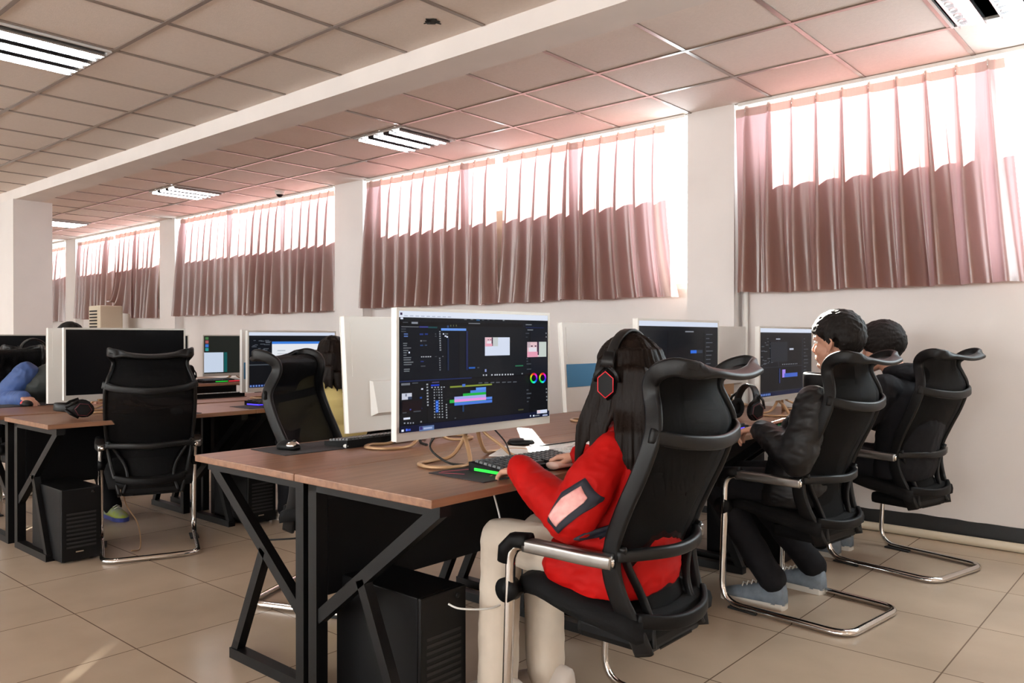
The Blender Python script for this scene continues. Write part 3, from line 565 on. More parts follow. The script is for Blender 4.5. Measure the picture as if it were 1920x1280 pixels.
def make_monitor(w_, h_, zb, rects, label, loc, rz, wheels=(), sticker=None, emblem=False, base='#0a0c10', cord=True, group='white wide-screen monitors on the desks', flat=False, tilt=0):
    """screen faces local +x, origin on the desk under the screen; zb = bottom edge height over the desk"""
    t = thing('monitor', label, 'monitor', loc, rz, group); hw = w_/2; zt = zb + h_; TM = Matrix.Translation((0, 0, zb)) @ Matrix.Rotation(R(tilt), 4, 'Y') @ Matrix.Translation((0, 0, -zb))
    b = MB(); b.M = TM; b.box((-.026, -hw, zb), (0, hw, zt), .004)
    b.build('housing', M['white_plastic'], t)
    bb = MB(); bb.M = TM; zl = zb + h_*.13; zm = zb + h_*.44
    if not flat: bb.add([(-.026, -hw*.72, zl), (-.026, hw*.72, zl), (-.026, hw*.72, zm), (-.026, -hw*.72, zm), (-.052, -hw*.68, zl + .012), (-.052, hw*.68, zl + .012), (-.038, hw*.70, zm - .004), (-.038, -hw*.70, zm - .004)], [(4,5,6,7),(0,1,5,4),(1,2,6,5),(2,3,7,6),(3,0,4,7)], False)
    bb.box((-.0285, -hw*.93, zm + .02), (-.0255, hw*.93, zt - .025))
    bb.build('back_cover', M['white_plastic'], t)
    fz = MB(); fz.M = TM; bw = .011; bl = .03
    for lo, hi in (((0, -hw, zb), (.003, hw, zb + bl)), ((0, -hw, zt - bw), (.003, hw, zt)), ((0, -hw, zb + bl), (.003, -hw + bw, zt - bw)), ((0, hw - bw, zb + bl), (.003, hw, zt - bw))): fz.box(lo, hi)
    fz.build('bezel', M['bezel'], t)
    s = MB(); s.M = TM; y0 = hw - bw; sw = w_ - 2*bw; z0 = zt - bw; sh = h_ - bl - bw       # user's left is +y when facing the screen from +x: y runs down to the right
    def quad(u0, v0, u1, v1, c, k):
        s.c = srgb(c); x = .0012 + .00003 * k
        ya, yb = -y0 + sw*u0, -y0 + sw*u1; za, zb_ = z0 - sh*v0, z0 - sh*v1
        s.add([(x, ya, zb_), (x, yb, zb_), (x, yb, za), (x, ya, za)], [(0,1,2,3)], False)
    quad(0, 0, 1, 1, base, 0)
    for k, (u0, v0, u1, v1, c) in enumerate(rects): quad(u0, v0, u1, v1, c, 1 + k)
    import colorsys
    for cx, cy, ru, rv in wheels:
        n = 36
        for q in range(n):
            a0, a1 = 2*math.pi*q/n, 2*math.pi*(q+1)/n; hcol = ((q/n) * -1 + .25 + .0) % 1.0
            rgb = colorsys.hsv_to_rgb((.0 + (q/n - .25)) % 1, .85, .95); s.c = tuple(v**2.2 for v in rgb) + (1,)
            pts = []
            for a_, f in ((a0, 1), (a1, 1), (a1, .62), (a0, .62)):
                u = cx + ru*f*math.cos(a_); v = cy - rv*f*math.sin(a_); pts.append((.0012 + .00003*400, -y0 + sw*u, z0 - sh*v))
            s.add(pts, [(3,2,1,0)], False)
    s.build('screen', M['screen'], t, colors=True)
    sd = MB()
    for sg in (-1, 1):     # bent strip stand: a leg from the housing down and a loop lying on the desk
        p = [(-.03, sg*.05, zb + .06), (-.035, sg*.05, zb + .0), (.02, sg*.085, .05), (.06, sg*.12, .008), (.085, sg*.20, .007), (.03, sg*.27, .007), (-.06, sg*.25, .007), (-.085, sg*.16, .007), (-.06, sg*.085, .02), (-.042, sg*.03, zb + .0), (-.035, sg*.03, zb + .06)]
        pp = smoothpath(p, 6); sd.sweep(pp, rrect(.016, .012, .005), (0, 0, 1))
    sd.box((-.05, -.085, zb + .0), (-.026, .085, zb + .075), .006)
    sd.build('stand', M['gold'], t)
    if sticker:
        ya, za, yb, zc = sticker; st_ = MB(); st_.M = TM; st_.box((-.0293, ya, za), (-.0283, yb, zc)); st_.build('blue_sticker', M['blue'], t)
    if emblem:
        e = MB(); e.M = TM; e.box((-.0535, -.03, zl + .05), (-.0525, .03, zl + .11)); ob = e.build('emblem', M['trimline'], t)
        g = MB(); g.M = TM
        for q in range(4):
            g.box((-.0542, -.022 + .0125*q, zl + .074), (-.0534, -.0145 + .0125*q, zl + .086))
        g.build('emblem_letters', M['white_plastic'], ob)
    return t
Z = .75
wl_ = [(.870, .6133, .0288, .0505), (.9399, .616, .0288, .0505)]
make_monitor(.815, .448, .103, ui(UI_MAIN), 'large bright monitor in front showing editing software with colour wheels', (-2.05, 2.17, Z), 0, wl_)
def edit_ui(seed, extra=()):
    r = random.Random(seed); L = [(0, 0, 1, .06, '#dfe8fa'), (0, .06, 1, .11, '#14171d'), (0, .11, .33, .57, '#0f1218'), (.34, .11, .80, .57, '#131519'), (.81, .11, 1, .93, '#15181d'), (0, .58, .80, .93, '#101216'), (0, .94, 1, 1, '#0e1738')]
    for k in range(22): u = r.uniform(.01, .2); v = .14 + .4 * r.random(); L.append((u, v, u + r.uniform(.02, .07), v + .012, '#565c66'))
    for k in range(14): v = .15 + .055*k; L.append((.83, v, .83 + r.uniform(.03, .1), v + .012, '#4b515a'))
    for k in range(9): L.append((.40 + .035*k, .535, .415 + .035*k, .55, '#8d939c'))
    for k in range(6): L.append((.01 + .03*k, .955, .028 + .03*k, .985, '#6f8fd8'))
    return L + list(extra)
make_monitor(.80, .435, .105, edit_ui(2, [(.62, .36, .78, .40, '#2f6fe0'), (.70, .36, .78, .40, '#303a48'), (.55, .115, .66, .13, '#8a8f98')]), 'monitor behind the head of the person in red', (-2.0, 3.56, Z), 0)
make_monitor(.78, .43, .085, edit_ui(5, [(.18, .2, .5, .5, '#232830'), (.28, .15, .36, .165, '#b6bdcc'), (.54, .30, .62, .325, '#c8cfe0'), (.40, .62, .46, .74, '#a98af0'), (.44, .68, .70, .74, '#3f63c8'), (.34, .60, .36, .82, '#28346c')]), 'monitor in front of the boy\'s face, nearest the wall', (-1.93, 4.70, Z), 0, base='#2a2e3a')
make_monitor(.80, .46, .075, edit_ui(6), 'white monitor back beside the big bright screen', (-2.565, 2.345, Z), math.pi, tilt=4)
make_monitor(.80, .47, .06, edit_ui(7), 'monitor turned away, its white back carrying a blue panel, behind the person in red', (-2.565, 3.74, Z), math.pi, tilt=4, sticker=(-.385, .19, .385, .31), flat=True)
make_monitor(.62, .44, .085, edit_ui(8), 'smaller monitor turned away with a dark square emblem on its back', (-2.42, 4.83, Z), math.pi, emblem=True)
# second row
make_monitor(.74, .43, .08, [(0, 0, 1, 1, '#020202')], 'monitor with a blank black screen at the left', (-5.09, 2.205, Z), 0, base='#020202')
chat = [(.25, .17, .88, .56, '#eef2f8'), (.25, .17, .88, .215, '#3f86e8'), (.62, .33, .68, .42, '#3a4a3a'), (.69, .32, .74, .42, '#d8c4b0'), (.75, .33, .83, .42, '#4a3024'), (.66, .46, .70, .50, '#e8e020'), (.74, .45, .79, .50, '#d8b040'), (.31, .33, .40, .345, '#b4bac4'), (.31, .39, .42, .40, '#b4bac4'), (0, .58, .3, .60, '#4a5058')]
make_monitor(.75, .43, .07, edit_ui(9, chat), 'monitor showing a white chat window, left of the person in yellow', (-5.09, 3.40, Z), 0)
make_monitor(.74, .46, .05, edit_ui(10), 'monitor turned away, only its white back edge showing beside the blank screen', (-5.35, 2.20, Z), math.pi)
make_monitor(.75, .46, .05, edit_ui(11), 'monitor turned away, its white edge with a small blue panel beside the chat screen', (-5.36, 3.50, Z), math.pi, sticker=(-.36, .15, .36, .27), flat=True)
# third row
desktop = [(0, 0, 1, 1, '#20231f'), (.02, .03, .07, .1, '#4a7a4a'), (.02, .12, .07, .2, '#a85a5a'), (.02, .22, .07, .3, '#3f78d0'), (.02, .32, .07, .4, '#2f9a9a'), (0, .44, .3, .97, '#cfdcf0'), (.31, .44, .36, .97, '#155a5a'), (.62, .40, .92, .56, '#dfe8f4')]
make_monitor(.74, .43, .05, desktop, 'far monitor with a dark desktop, a white note and small icons', (-7.85, 4.53, Z), 0)
make_monitor(.74, .43, .05, [], 'far monitor turned edge-on beyond the empty chair', (-7.9, 3.62, Z), R(-30), base='#101010')
make_monitor(.74, .43, .05, [(0, 0, 1, 1, '#050505')], 'far dark monitor at the left edge', (-7.9, 2.6, Z), 0, base='#050505')

# ---------------------------------------------------------------- small things on the desks
M['pad'] = mat('mouse_pad_cloth', (.024, .022, .026, 1), .85)
M['pad_red'] = mat('mouse_pad_print', (.55, .07, .12, 1), .7)
M['key'] = mat('black_keycap', (.018, .018, .02, 1), .35)
M['key_white'] = mat('white_keycap', (.7, .7, .68, 1), .4)
def glow(n, c, s_): return mat(n, c, .4, emit=c, estr=s_)
M['glow_green'] = glow('green_key_light', '#18d838', .75); M['glow_violet'] = glow('violet_key_light', '#5a48ff', .8); M['glow_red'] = glow('red_key_light', '#e03040', .9)
def mousepad(w_, d, loc, rz, label, marks=()):
    t = thing('mouse_pad', label, 'mouse pad', loc, rz); MB().box((-d/2, -w_/2, 0), (d/2, w_/2, .003), .0012).build('mat', M['pad'], t)
    if marks:
        g = MB()
        for a, b, c, e in marks: g.bar((a, b, .0032), (c, e, .0032), .006, .0006)
        g.build('red_print', M['pad_red'], t)
    return t
def keyboard(loc, rz, label, glows, white_num=False, keymat='key', w_=.44):
    """user at local +x, width along y"""
    t = thing('keyboard', label, 'keyboard', loc, rz); d = .15; hw = w_/2
    b = MB(); b.add([(-d/2, -hw, 0), (d/2, -hw, 0), (d/2, hw, 0), (-d/2, hw, 0), (-d/2, -hw, .03), (d/2, -hw, .016), (d/2, hw, .016), (-d/2, hw, .03)], [(0,3,2,1),(4,5,6,7),(0,1,5,4),(1,2,6,5),(2,3,7,6),(3,0,4,7)], False); b.build('body', M['black_plastic'], t)
    k = MB(); kw = MB(); rows = 6; cols = 21
    for r_ in range(rows):
        for c in range(cols):
            y = -hw + .012 + (w_ - .024) * (c + .5) / cols; x = -d/2 + .012 + (d - .024) * (r_ + .5) / rows; zz = .03 - .014 * (x + d/2) / d; s_ = .0085
            if r_ == rows - 1 and 4 < c < 10:
                if c != 7: continue
                wy = .05
            else: wy = s_
            (kw if white_num and c > 16 else k).add([(x-.009, y-wy, zz-.002), (x+.009, y-wy, zz-.003), (x+.009, y+wy, zz-.003), (x-.009, y+wy, zz-.002), (x-.007, y-wy*.8, zz+.008), (x+.007, y-wy*.8, zz+.007), (x+.007, y+wy*.8, zz+.007), (x-.007, y+wy*.8, zz+.008)], [(4,5,6,7),(0,1,5,4),(1,2,6,5),(2,3,7,6),(3,0,4,7)], False)
    tag(k.build('keycaps', M[keymat], t), None, None, None, 'stuff')
    if white_num: tag(kw.build('number_keycaps', M['key_white'], t), 'white keycaps', None, None, 'stuff')
    for m_, a, b_ in glows:       # lit strip along the front edge between a and b (fractions), wrapping the left end
        g = MB(); g.box((d/2 - .001, -hw + w_*a, .004), (d/2 + .003, -hw + w_*b_, .012))
        if a <= 0: g.box((-d/2 + .03, -hw - .003, .004), (d/2 + .003, -hw + .001, .013))
        g.build('light_strip', M[m_], t)
    return t
def mouse(loc, rz, label, m_='black_plastic', accent='grey_plastic'):
    t = thing('computer_mouse', label, 'mouse', loc, rz); b = MB(); b.ell((0, 0, .010), (.058, .032, .028), 20, 12)
    b.v = [(x, y * (1 - .15 * (1 if abs(x) < .02 else 0)), max(z, 0)) for x, y, z in b.v]; b.build('shell', M[m_], t)
    c = MB(); c.ell((-.022, 0, .017), (.030, .0275, .019), 16, 8); c.build('buttons', M[accent], t)
    MB().cyl((-.03, -.004, .034), (-.03, .004, .034), .007, 12).build('wheel', M['rubber'], t)
    return t
mousepad(.62, .26, (-1.83, 2.14, Z), R(-2), 'black mouse pad with pink stripes under the green-lit keyboard', [(-.10, -.29, -.02, -.25), (.07, -.22, .02, -.13), (-.11, -.27, -.07, -.14)])
keyboard((-1.80, 2.19, Z + .004), R(-4), 'black keyboard glowing green at its near corner', [('glow_green', 0, .36), ('glow_red', .5, .6)], True, w_=.50)
mousepad(.6, .26, (-2.79, 2.05, Z), R(178), 'plain black mouse pad on the far side of the nearest desk')
keyboard((-2.73, 2.24, Z + .004), R(181), 'unlit black keyboard on the far side of the nearest desk', [])
mouse((-2.80, 1.845, Z + .003), R(195), 'black and silver mouse at the far corner of the nearest desk', 'black_plastic', 'chrome')
M['rest'] = mat('pale_pink_gel', (.8, .55, .48, 1), .15, coat=.6)
wr_ = MB(); wr_.sweep(smoothpath([(-.0, -.13, .012), (.006, -.06, .013), (.006, .06, .013), (0, .13, .012)], 5), circ(.032, .012, 14), (0, 0, 1)); tag(put(wr_.build('wrist_rest', M['rest']), (-1.692, 2.28, Z + .004), R(-3)), 'pale pink shiny wrist rest in front of the green-lit keyboard', 'wrist rest')
m_ = mouse((-1.74, 2.46, Z + .0032), R(185), 'mouse with a violet light beside the pink wrist rest', 'white_plastic', 'glow_violet')
# papers and a clear bag behind the keyboard
for k, (x, y, z, rz, a, b) in enumerate(((-1.98, 2.50, 0, 12, .21, .30), (-2.0, 2.66, .004, -20, .2, .28), (-2.02, 2.38, .008, 30, .21, .29))):
    p = MB(); n = 8; vs = []
    for i in range(n+1):
        for j in range(n+1):
            u, v = i/n - .5, j/n - .5; vs.append((u*a, v*b, .001 + .004*max(0, u + v - .4) + .002*noise.noise(Vector((u*4, v*4, k)))))
    p.add(vs, [(i*(n+1)+j, i*(n+1)+j+1, (i+1)*(n+1)+j+1, (i+1)*(n+1)+j) for i in range(n) for j in range(n)], True)
    o = put(p.build('paper_sheet', M['paper']), (x, y, Z + z + .001), R(rz)); so = o.modifiers.new('s', 'SOLIDIFY'); so.thickness = .001
    tag(o, ['white paper sheet under the big bright screen', 'white paper sheet nearest the next desk, beyond the keyboard', 'tilted white paper sheet beside the monitor stand'][k], 'paper', 'papers beyond the keyboard')
M['film'] = mat('clear_plastic_film', (.75, .76, .78, 1), .12, coat=1)
fm = MB(); n = 22; vs = []
for i in range(n+1):
    for j in range(n+1):
        u, v = i/n - .5, j/n - .5; h_ = max(0, 1 - (u*u + v*v)*3.6); vs.append((u*.2, v*.26, .006 + h_*(.022 + .03*noise.noise(Vector((u*7, v*7, 4))) + .012*abs(noise.noise(Vector((u*17, v*15, 9)))))))
fm.add([(x, y, max(z, .004)) for x, y, z in vs], [(i*(n+1)+j, i*(n+1)+j+1, (i+1)*(n+1)+j+1, (i+1)*(n+1)+j) for i in range(n) for j in range(n)], False)
o = put(fm.build('plastic_bag', M['film']), (-1.90, 2.72, Z + .004), R(10)); so = o.modifiers.new('s', 'SOLIDIFY'); so.thickness = .0012; tag(o, 'crumpled clear plastic bag on the desk beyond the green-lit keyboard', 'plastic bag')
dk = MB(); dk.lathe([(.0, .0), (.055, 0), (.06, .006), (.05, .02), (.02, .024), (0, .024)], 28); tag(put(dk.build('cable_puck', M['black_plastic']), (-2.22, 2.60, Z)), 'round black puck lying behind the big bright screen', 'cable puck')
def cable(pts, r, label, m_='rubber', name='cable', grp=None):
    c = MB(); c.tube(smoothpath(pts, 7), r, 8); return tag(c.build(name, M[m_]), label, 'cable', grp)
cable([(-2.09, 2.02, Z + .13), (-2.13, 1.99, Z + .06), (-2.04, 1.99, Z + .012), (-1.97, 2.03, Z + .006), (-1.93, 2.10, Z + .006)], .004, 'thick black cable hanging under the left of the big bright screen')
cable([(-2.09, 2.25, Z + .13), (-2.05, 2.30, Z + .06), (-1.99, 2.26, Z + .03), (-1.92, 2.19, Z + .025), (-1.885, 2.16, Z + .02)], .003, 'thin black cable running from the big screen to the green-lit keyboard')
cable([(-2.10, 2.50, Z + .006), (-2.05, 2.75, Z + .012), (-2.12, 2.9, Z + .006), (-2.02, 3.02, Z + .004), (-2.1, 3.15, Z + .004)], .0028, 'thin black cable curling over the desk right of the big screen')
cable([(-2.60, 2.39, Z + .16), (-2.62, 2.385, Z + .10), (-2.60, 2.37, Z + .03), (-2.55, 2.33, Z + .006), (-2.48, 2.3, Z + .004)], .006, 'black cable dropping from the white monitor back')
pl = MB(); pl.sweep(smoothpath([(0, 0, .008), (.05, .01, .009), (.09, .0, .008)], 4), circ(.011, .008, 10), (0, 0, 1)); tag(put(pl.build('cable_plug', M['white_plastic']), (-2.66, 2.02, Z + .003), R(100)), 'white cable plug lying by the unlit keyboard', 'cable plug')

# boy's place and the place by the wall
mousepad(.55, .26, (-1.80, 3.62, Z), 0, 'black mouse pad under the violet-lit keyboard')
keyboard((-1.80, 3.56, Z + .004), R(4), 'keyboard with a violet and pink light edge before the boy', [('glow_violet', .45, .85), ('glow_red', .25, .45)], False, w_=.40)
M['green'] = mat('green_plastic', (.015, .14, .05, 1), .35)
mouse((-1.625, 3.845, Z + .003), R(180), 'green mouse under the boy\'s right hand', 'black_plastic', 'green')
def headset(loc, rot, label, ring='red_ring', scale=1.0, cup=True):
    t = thing('headset', label, 'headphones', loc, 0); t.rotation_euler = rot; t.scale = (scale,)*3
    b = MB(); arc = [(.0, .088*math.cos(R(a)), .105*math.sin(R(a))) for a in range(-8, 189, 12)]
    b.sweep(arc, rrect(.042, .012, .005), [(0, p[1], p[2]) for p in arc]); b.build('headband', M['grey_plastic'], t)
    for sg in (-1, 1):
        c = MB(); y = sg*.09
        def hexr(r, yy, sx=1): return [(r*.86*math.sin(R(60*k)) * sx, yy, -.03 + r*math.cos(R(60*k))) for k in range(6)]
        vs = hexr(.050, y - sg*.004) + hexr(.052, y + sg*.016) + hexr(.036, y + sg*.026)
        c.add(vs, [(i*6+q, i*6+(q+1) % 6, (i+1)*6+(q+1) % 6, (i+1)*6+q) for i in range(2) for q in range(6)] + [list(range(6)), list(range(12, 18))], False)
        cu_ = c.build('ear_cup', M['black_plastic'], t)
        g = MB(); P = [Vector(p) for p in hexr(.0415, y + sg*.0225)]; g.tube(P, .0014, 6, closed=True); g.build('red_ring', M[ring], cu_)
        k = MB(); k.tube([(.032*math.cos(R(a)), y - sg*.012, -.03 + .043*math.sin(R(a))) for a in range(0, 360, 20)], .013, 10, closed=True); k.build('ear_pad', M['black_cloth'], t)
        yk = MB()
        for s2 in (-1, 1): yk.sweep([(s2*.006, y*1.0, .055), (s2*.026, y + sg*.014, .03), (s2*.046, y + sg*.008, -.012)], rrect(.014, .008, .003), (0, sg, 0))
        yk.build('yoke', M['grey_plastic'], t)
    return t
M['red_ring'] = glow('red_ring_light', '#d01828', .22)
M['dim_red'] = mat('red_ring', (.14, .01, .02, 1), .4)
headset((-1.93, 4.15, Z + .09), (R(0), R(10), R(60)), 'black headset standing on the desk before the boy', 'dim_red')
headset((-4.76, 1.78, Z + .062), (R(0), R(84), R(-108)), 'black headset lying on the corner of the left desk', 'dim_red')
headset((-6.93, 2.28, 1.07), (0, R(5), 0), 'dark headset hung over the chair back at the left edge', 'dim_red', 1.15)
cable([(-4.86, 2.02, Z + .005), (-4.78, 1.98, Z + .02), (-4.74, 2.06, Z + .012), (-4.84, 2.12, Z + .02), (-4.9, 2.05, Z + .01), (-4.76, 2.0, Z + .005)], .004, 'coiled yellowish cable beside the headset on the left desk', 'gold')
# second row small things
mousepad(.5, .25, (-6.0, 1.98, Z), 0, 'black mouse pad at the left edge under the hand of the person in blue sleeves'); M['red'] = mat('red_plastic', (.5, .02, .03, 1), .35)
mouse((-5.885, 1.895, Z + .003), R(10), 'red-buttoned mouse held by the person in blue sleeves', 'black_plastic', 'red')
mousepad(.42, .24, (-4.68, 2.20, Z), 0, 'black mouse pad half hidden behind the empty left chair')
mouse((-4.62, 2.285, Z + .003), R(175), 'white mouse on the desk behind the empty left chair', 'white_plastic', 'white_plastic')
mousepad(.5, .25, (-4.72, 3.0, Z), 0, 'black mouse pad before the chat-window monitor')
keyboard((-4.80, 3.08, Z + .004), R(5), 'black keyboard before the chat-window monitor with a blue corner light', [('glow_violet', 0, .12)], False, w_=.42)
keyboard((-7.62, 4.22, Z + .004), 0, 'far keyboard with green and red edge lights', [('glow_green', .3, .6), ('glow_red', .62, .95)], True)
for k in range(3):
    p = MB().box((-.10, -.15, 0), (.10, .15, .006 + .002*k)); tag(put(p.build('notebook', M['paper']), (-7.86 + .01*k, 4.12 - .02*k, Z + .001 + .0085*k), R(8*k)), ['white notebook at the bottom of the far stack', 'white notebook in the middle of the far stack', 'white notebook on top of the far stack'][k], 'notebook', 'notebooks on the farthest desk')
headset((-7.6, 3.86, Z + .08), (0, R(15), R(30)), 'dark headset on the farthest desk beside the notebooks', 'dim_red')

mousepad(.5, .25, (-5.74, 3.08, Z), math.pi, 'black mouse pad under the white-keyed keyboard on the left row')
keyboard((-5.70, 3.10, Z + .004), math.pi, 'white-keyed keyboard on the hidden side of the left row, beside the blue-panelled monitor', [], False, 'key_white')
# ---------------------------------------------------------------- computer towers
def tower(loc, rz, label):
    t = thing('computer_tower', label, 'computer', loc, rz, 'black computer towers under the desks')
    MB().box((-.21, -.1, .012), (.2, .1, .395), .004).build('case', M['black_plastic'], t)
    f = MB(); f.box((.2, -.1, .012), (.215, .1, .395), .006); f.build('front_panel', M['black_metal'], t)
    g = MB()
    for k in range(9): g.box((.2145, -.075, .08 + .022*k), (.2165, .075, .09 + .022*k))
    g.build('front_grille', M['rubber'], t)
    MB().cyl((.214, .06, .37), (.218, .06, .37), .009, 14).build('power_button', M['grey_plastic'], t)
    bd = MB(); bd.box((.2165, -.03, .055), (.2175, .01, .062)); bd.build('badge', M['chrome'], t)
    for x in (-.17, .16):
        for y in (-.07, .07): MB().cyl((x, y, 0), (x, y, .014), .014, 12).build('foot', M['rubber'], t)
    return t
tower((-2.06, 1.785, 0), 0, 'black computer tower under the nearest desk, by the knees of the person in red')
tower((-4.80, 1.74, 0), 0, 'black computer tower under the left desk, beside the empty chair')
tower((-1.93, 3.02, 0), 0, 'black computer tower under the boy\'s desk')
tower((-1.93, 4.2, 0), 0, 'black computer tower under the desk nearest the wall')
tower((-4.85, 2.86, 0), 0, 'black computer tower under the desk of the person in yellow')
cable([(-1.80, 1.76, .372), (-1.765, 1.78, .36), (-1.715, 1.86, .352), (-1.71, 1.93, .365), (-1.72, 1.96, .42), (-1.75, 1.965, .55), (-1.80, 1.97, .68), (-1.83, 1.97, .722)], .0032, 'white cable with a loose plug hanging under the nearest desk', 'white_plastic')
cable([(-4.53, 1.98, .02), (-4.60, 2.06, .012), (-4.72, 2.1, .12), (-4.80, 2.06, .25), (-4.9, 2.1, .4)], .004, 'brown cable trailing to the floor behind the empty left chair', 'gold')

# ---------------------------------------------------------------- along the wall
ac = thing('air_conditioner', 'cream floor-standing air conditioner with dark slots, under the swept curtain', 'air conditioner', (-12.1, 4.93, 0))
MB().box((-.2, -.16, .03), (.2, .16, 1.66), .02).build('cabinet', M['cream'], ac); MB().box((-.18, -.14, 0), (.18, .14, .035)).build('plinth', M['grey_plastic'], ac)
g = MB()
for k in range(7): g.box((-.16, -.163, 1.30 + .045*k), (.1, -.158, 1.322 + .045*k))
g.build('outlet_slots', M['rubber'], ac); MB().box((-.1, -.164, 1.16), (.1, -.158, 1.24)).build('control_panel', M['grey_plastic'], ac)
cc = thing('security_camera', 'small white dome camera under the ceiling by the second column', 'camera', (-7.75, 5.0, H)); b = MB(); b.lathe([(0, -.012), (.05, -.012), (.055, 0), (0, 0)], 20); b.build('base', M['white_plastic'], cc)
b = MB(); b.ell((0, 0, -.035), (.036, .036, .036), 18, 12); b.build('dome', M['black_plastic'], cc); b = MB(); b.lathe([(.05, -.014), (.047, -.04), (.043, -.042), (.043, -.012)], 20); b.build('shell', M['white_plastic'], cc)
pv = MB(); pv.cyl((-2.47, 5.292, .16), (-2.47, 5.292, 1.56), .02, 16); tag(pv.build('drain_pipe', M['white_plastic']), 'white upright pipe in the corner right of the column', 'pipe')
pf = MB(); pf.tube(smoothpath([(-2.40, 5.265, .026), (-1.5, 5.27, .026), (-.9, 5.255, .026), (.4, 5.26, .026)], 8), .026, 14); tag(pf.build('floor_pipe', M['cream']), 'pale pipe lying along the foot of the wall at right', 'pipe')
hl = MB(); r_ = random.Random(5); n = 18; ang = [2*math.pi*k/n for k in range(n)]; rad = [.034*(1 + .45*noise.noise(Vector((math.cos(a)*1.7, math.sin(a)*1.7, 2)))) * (1.5 if abs(math.sin(a)) > .8 else 1) for a in ang]
hl.add([(r*math.cos(a), r*.62*math.sin(a), z) for z in (0, -.004) for r, a in zip(rad, ang)] , [list(range(n, 2*n))[::-1]] + [(q, (q+1) % n, n+(q+1) % n, n+q) for q in range(n)], False)
hl.cap_((.015, 0, -.006), .005, (.042, .01, -.012), .003); hl.cap_((-.015, 0, -.006), .005, (-.04, -.008, -.016), .003)
tag(put(hl.build('ceiling_hole', M['rubber']), (-3.01, 2.83, H - .001), R(40)), 'small ragged hole in the ceiling tile near the beam, built as a black lump', 'ceiling hole')  # dark hole in the tile, modelled as a thin black ragged piece
cable([(-4.35, 3.6, .012), (-4.2, 3.3, .006), (-4.3, 3.0, .006), (-4.1, 2.85, .008), (-4.25, 2.6, .006)], .005, 'black cable winding over the floor between the two desk rows')

# ---------------------------------------------------------------- people
M['hair'] = mat('dark_brown_hair', (.008, .0045, .0032, 1), .45, spec=.1, bump=.35, bump_scale=1, stretch=(170, 170, 9))
M['hair_short'] = mat('black_hair', (.007, .005, .0045, 1), .6, spec=.2, bump=.7, bump_scale=1, stretch=(150, 150, 30))
M['red_cloth'] = mat('red_jacket_cloth', (.44, .004, .003, 1), .65, spec=.15, noise_amt=.18, noise_scale=6, bump=.2, bump_scale=35)
M['navy'] = mat('navy_trim_cloth', (.008, .009, .02, 1), .7)
M['patch'] = mat('pink_white_reflective_patch', (.62, .25, .24, 1), .35, noise_amt=.2, noise_scale=30, col2=(.75, .42, .4, 1))
M['cream_cloth'] = mat('cream_trouser_cloth', (.66, .56, .46, 1), .8, noise_amt=.12, noise_scale=8, bump=.2, bump_scale=30)
M['puffer'] = mat('black_puffer_cloth', (.005, .005, .006, 1), .42, spec=.3, bump=.35, bump_scale=18)
M['dark_cloth'] = mat('black_trouser_cloth', (.006, .006, .008, 1), .8, spec=.2, bump=.2, bump_scale=40)
M['yellow'] = mat('pale_yellow_padded_cloth', (.62, .5, .2, 1), .65, noise_amt=.1, noise_scale=9, bump=.3, bump_scale=22)
M['denim'] = mat('blue_sleeve_cloth', (.05, .10, .28, 1), .7, noise_amt=.25, noise_scale=9, bump=.2, bump_scale=60)
M['vest'] = mat('dark_grey_vest_cloth', (.02, .024, .022, 1), .7, bump=.3, bump_scale=30)
M['sneaker'] = mat('grey_blue_sneaker', (.2, .24, .29, 1), .6, noise_amt=.35, noise_scale=22)
M['sole'] = mat('off_white_sole', (.66, .62, .56, 1), .6)
M['white_shoe'] = mat('off_white_shoe', (.6, .52, .46, 1), .55)
M['eye'] = mat('eye_white', (.75, .7, .66, 1), .2); M['iris'] = mat('dark_iris', (.01, .006, .004, 1), .15)
M['lip'] = mat('lips', (.5, .2, .16, 1), .4)

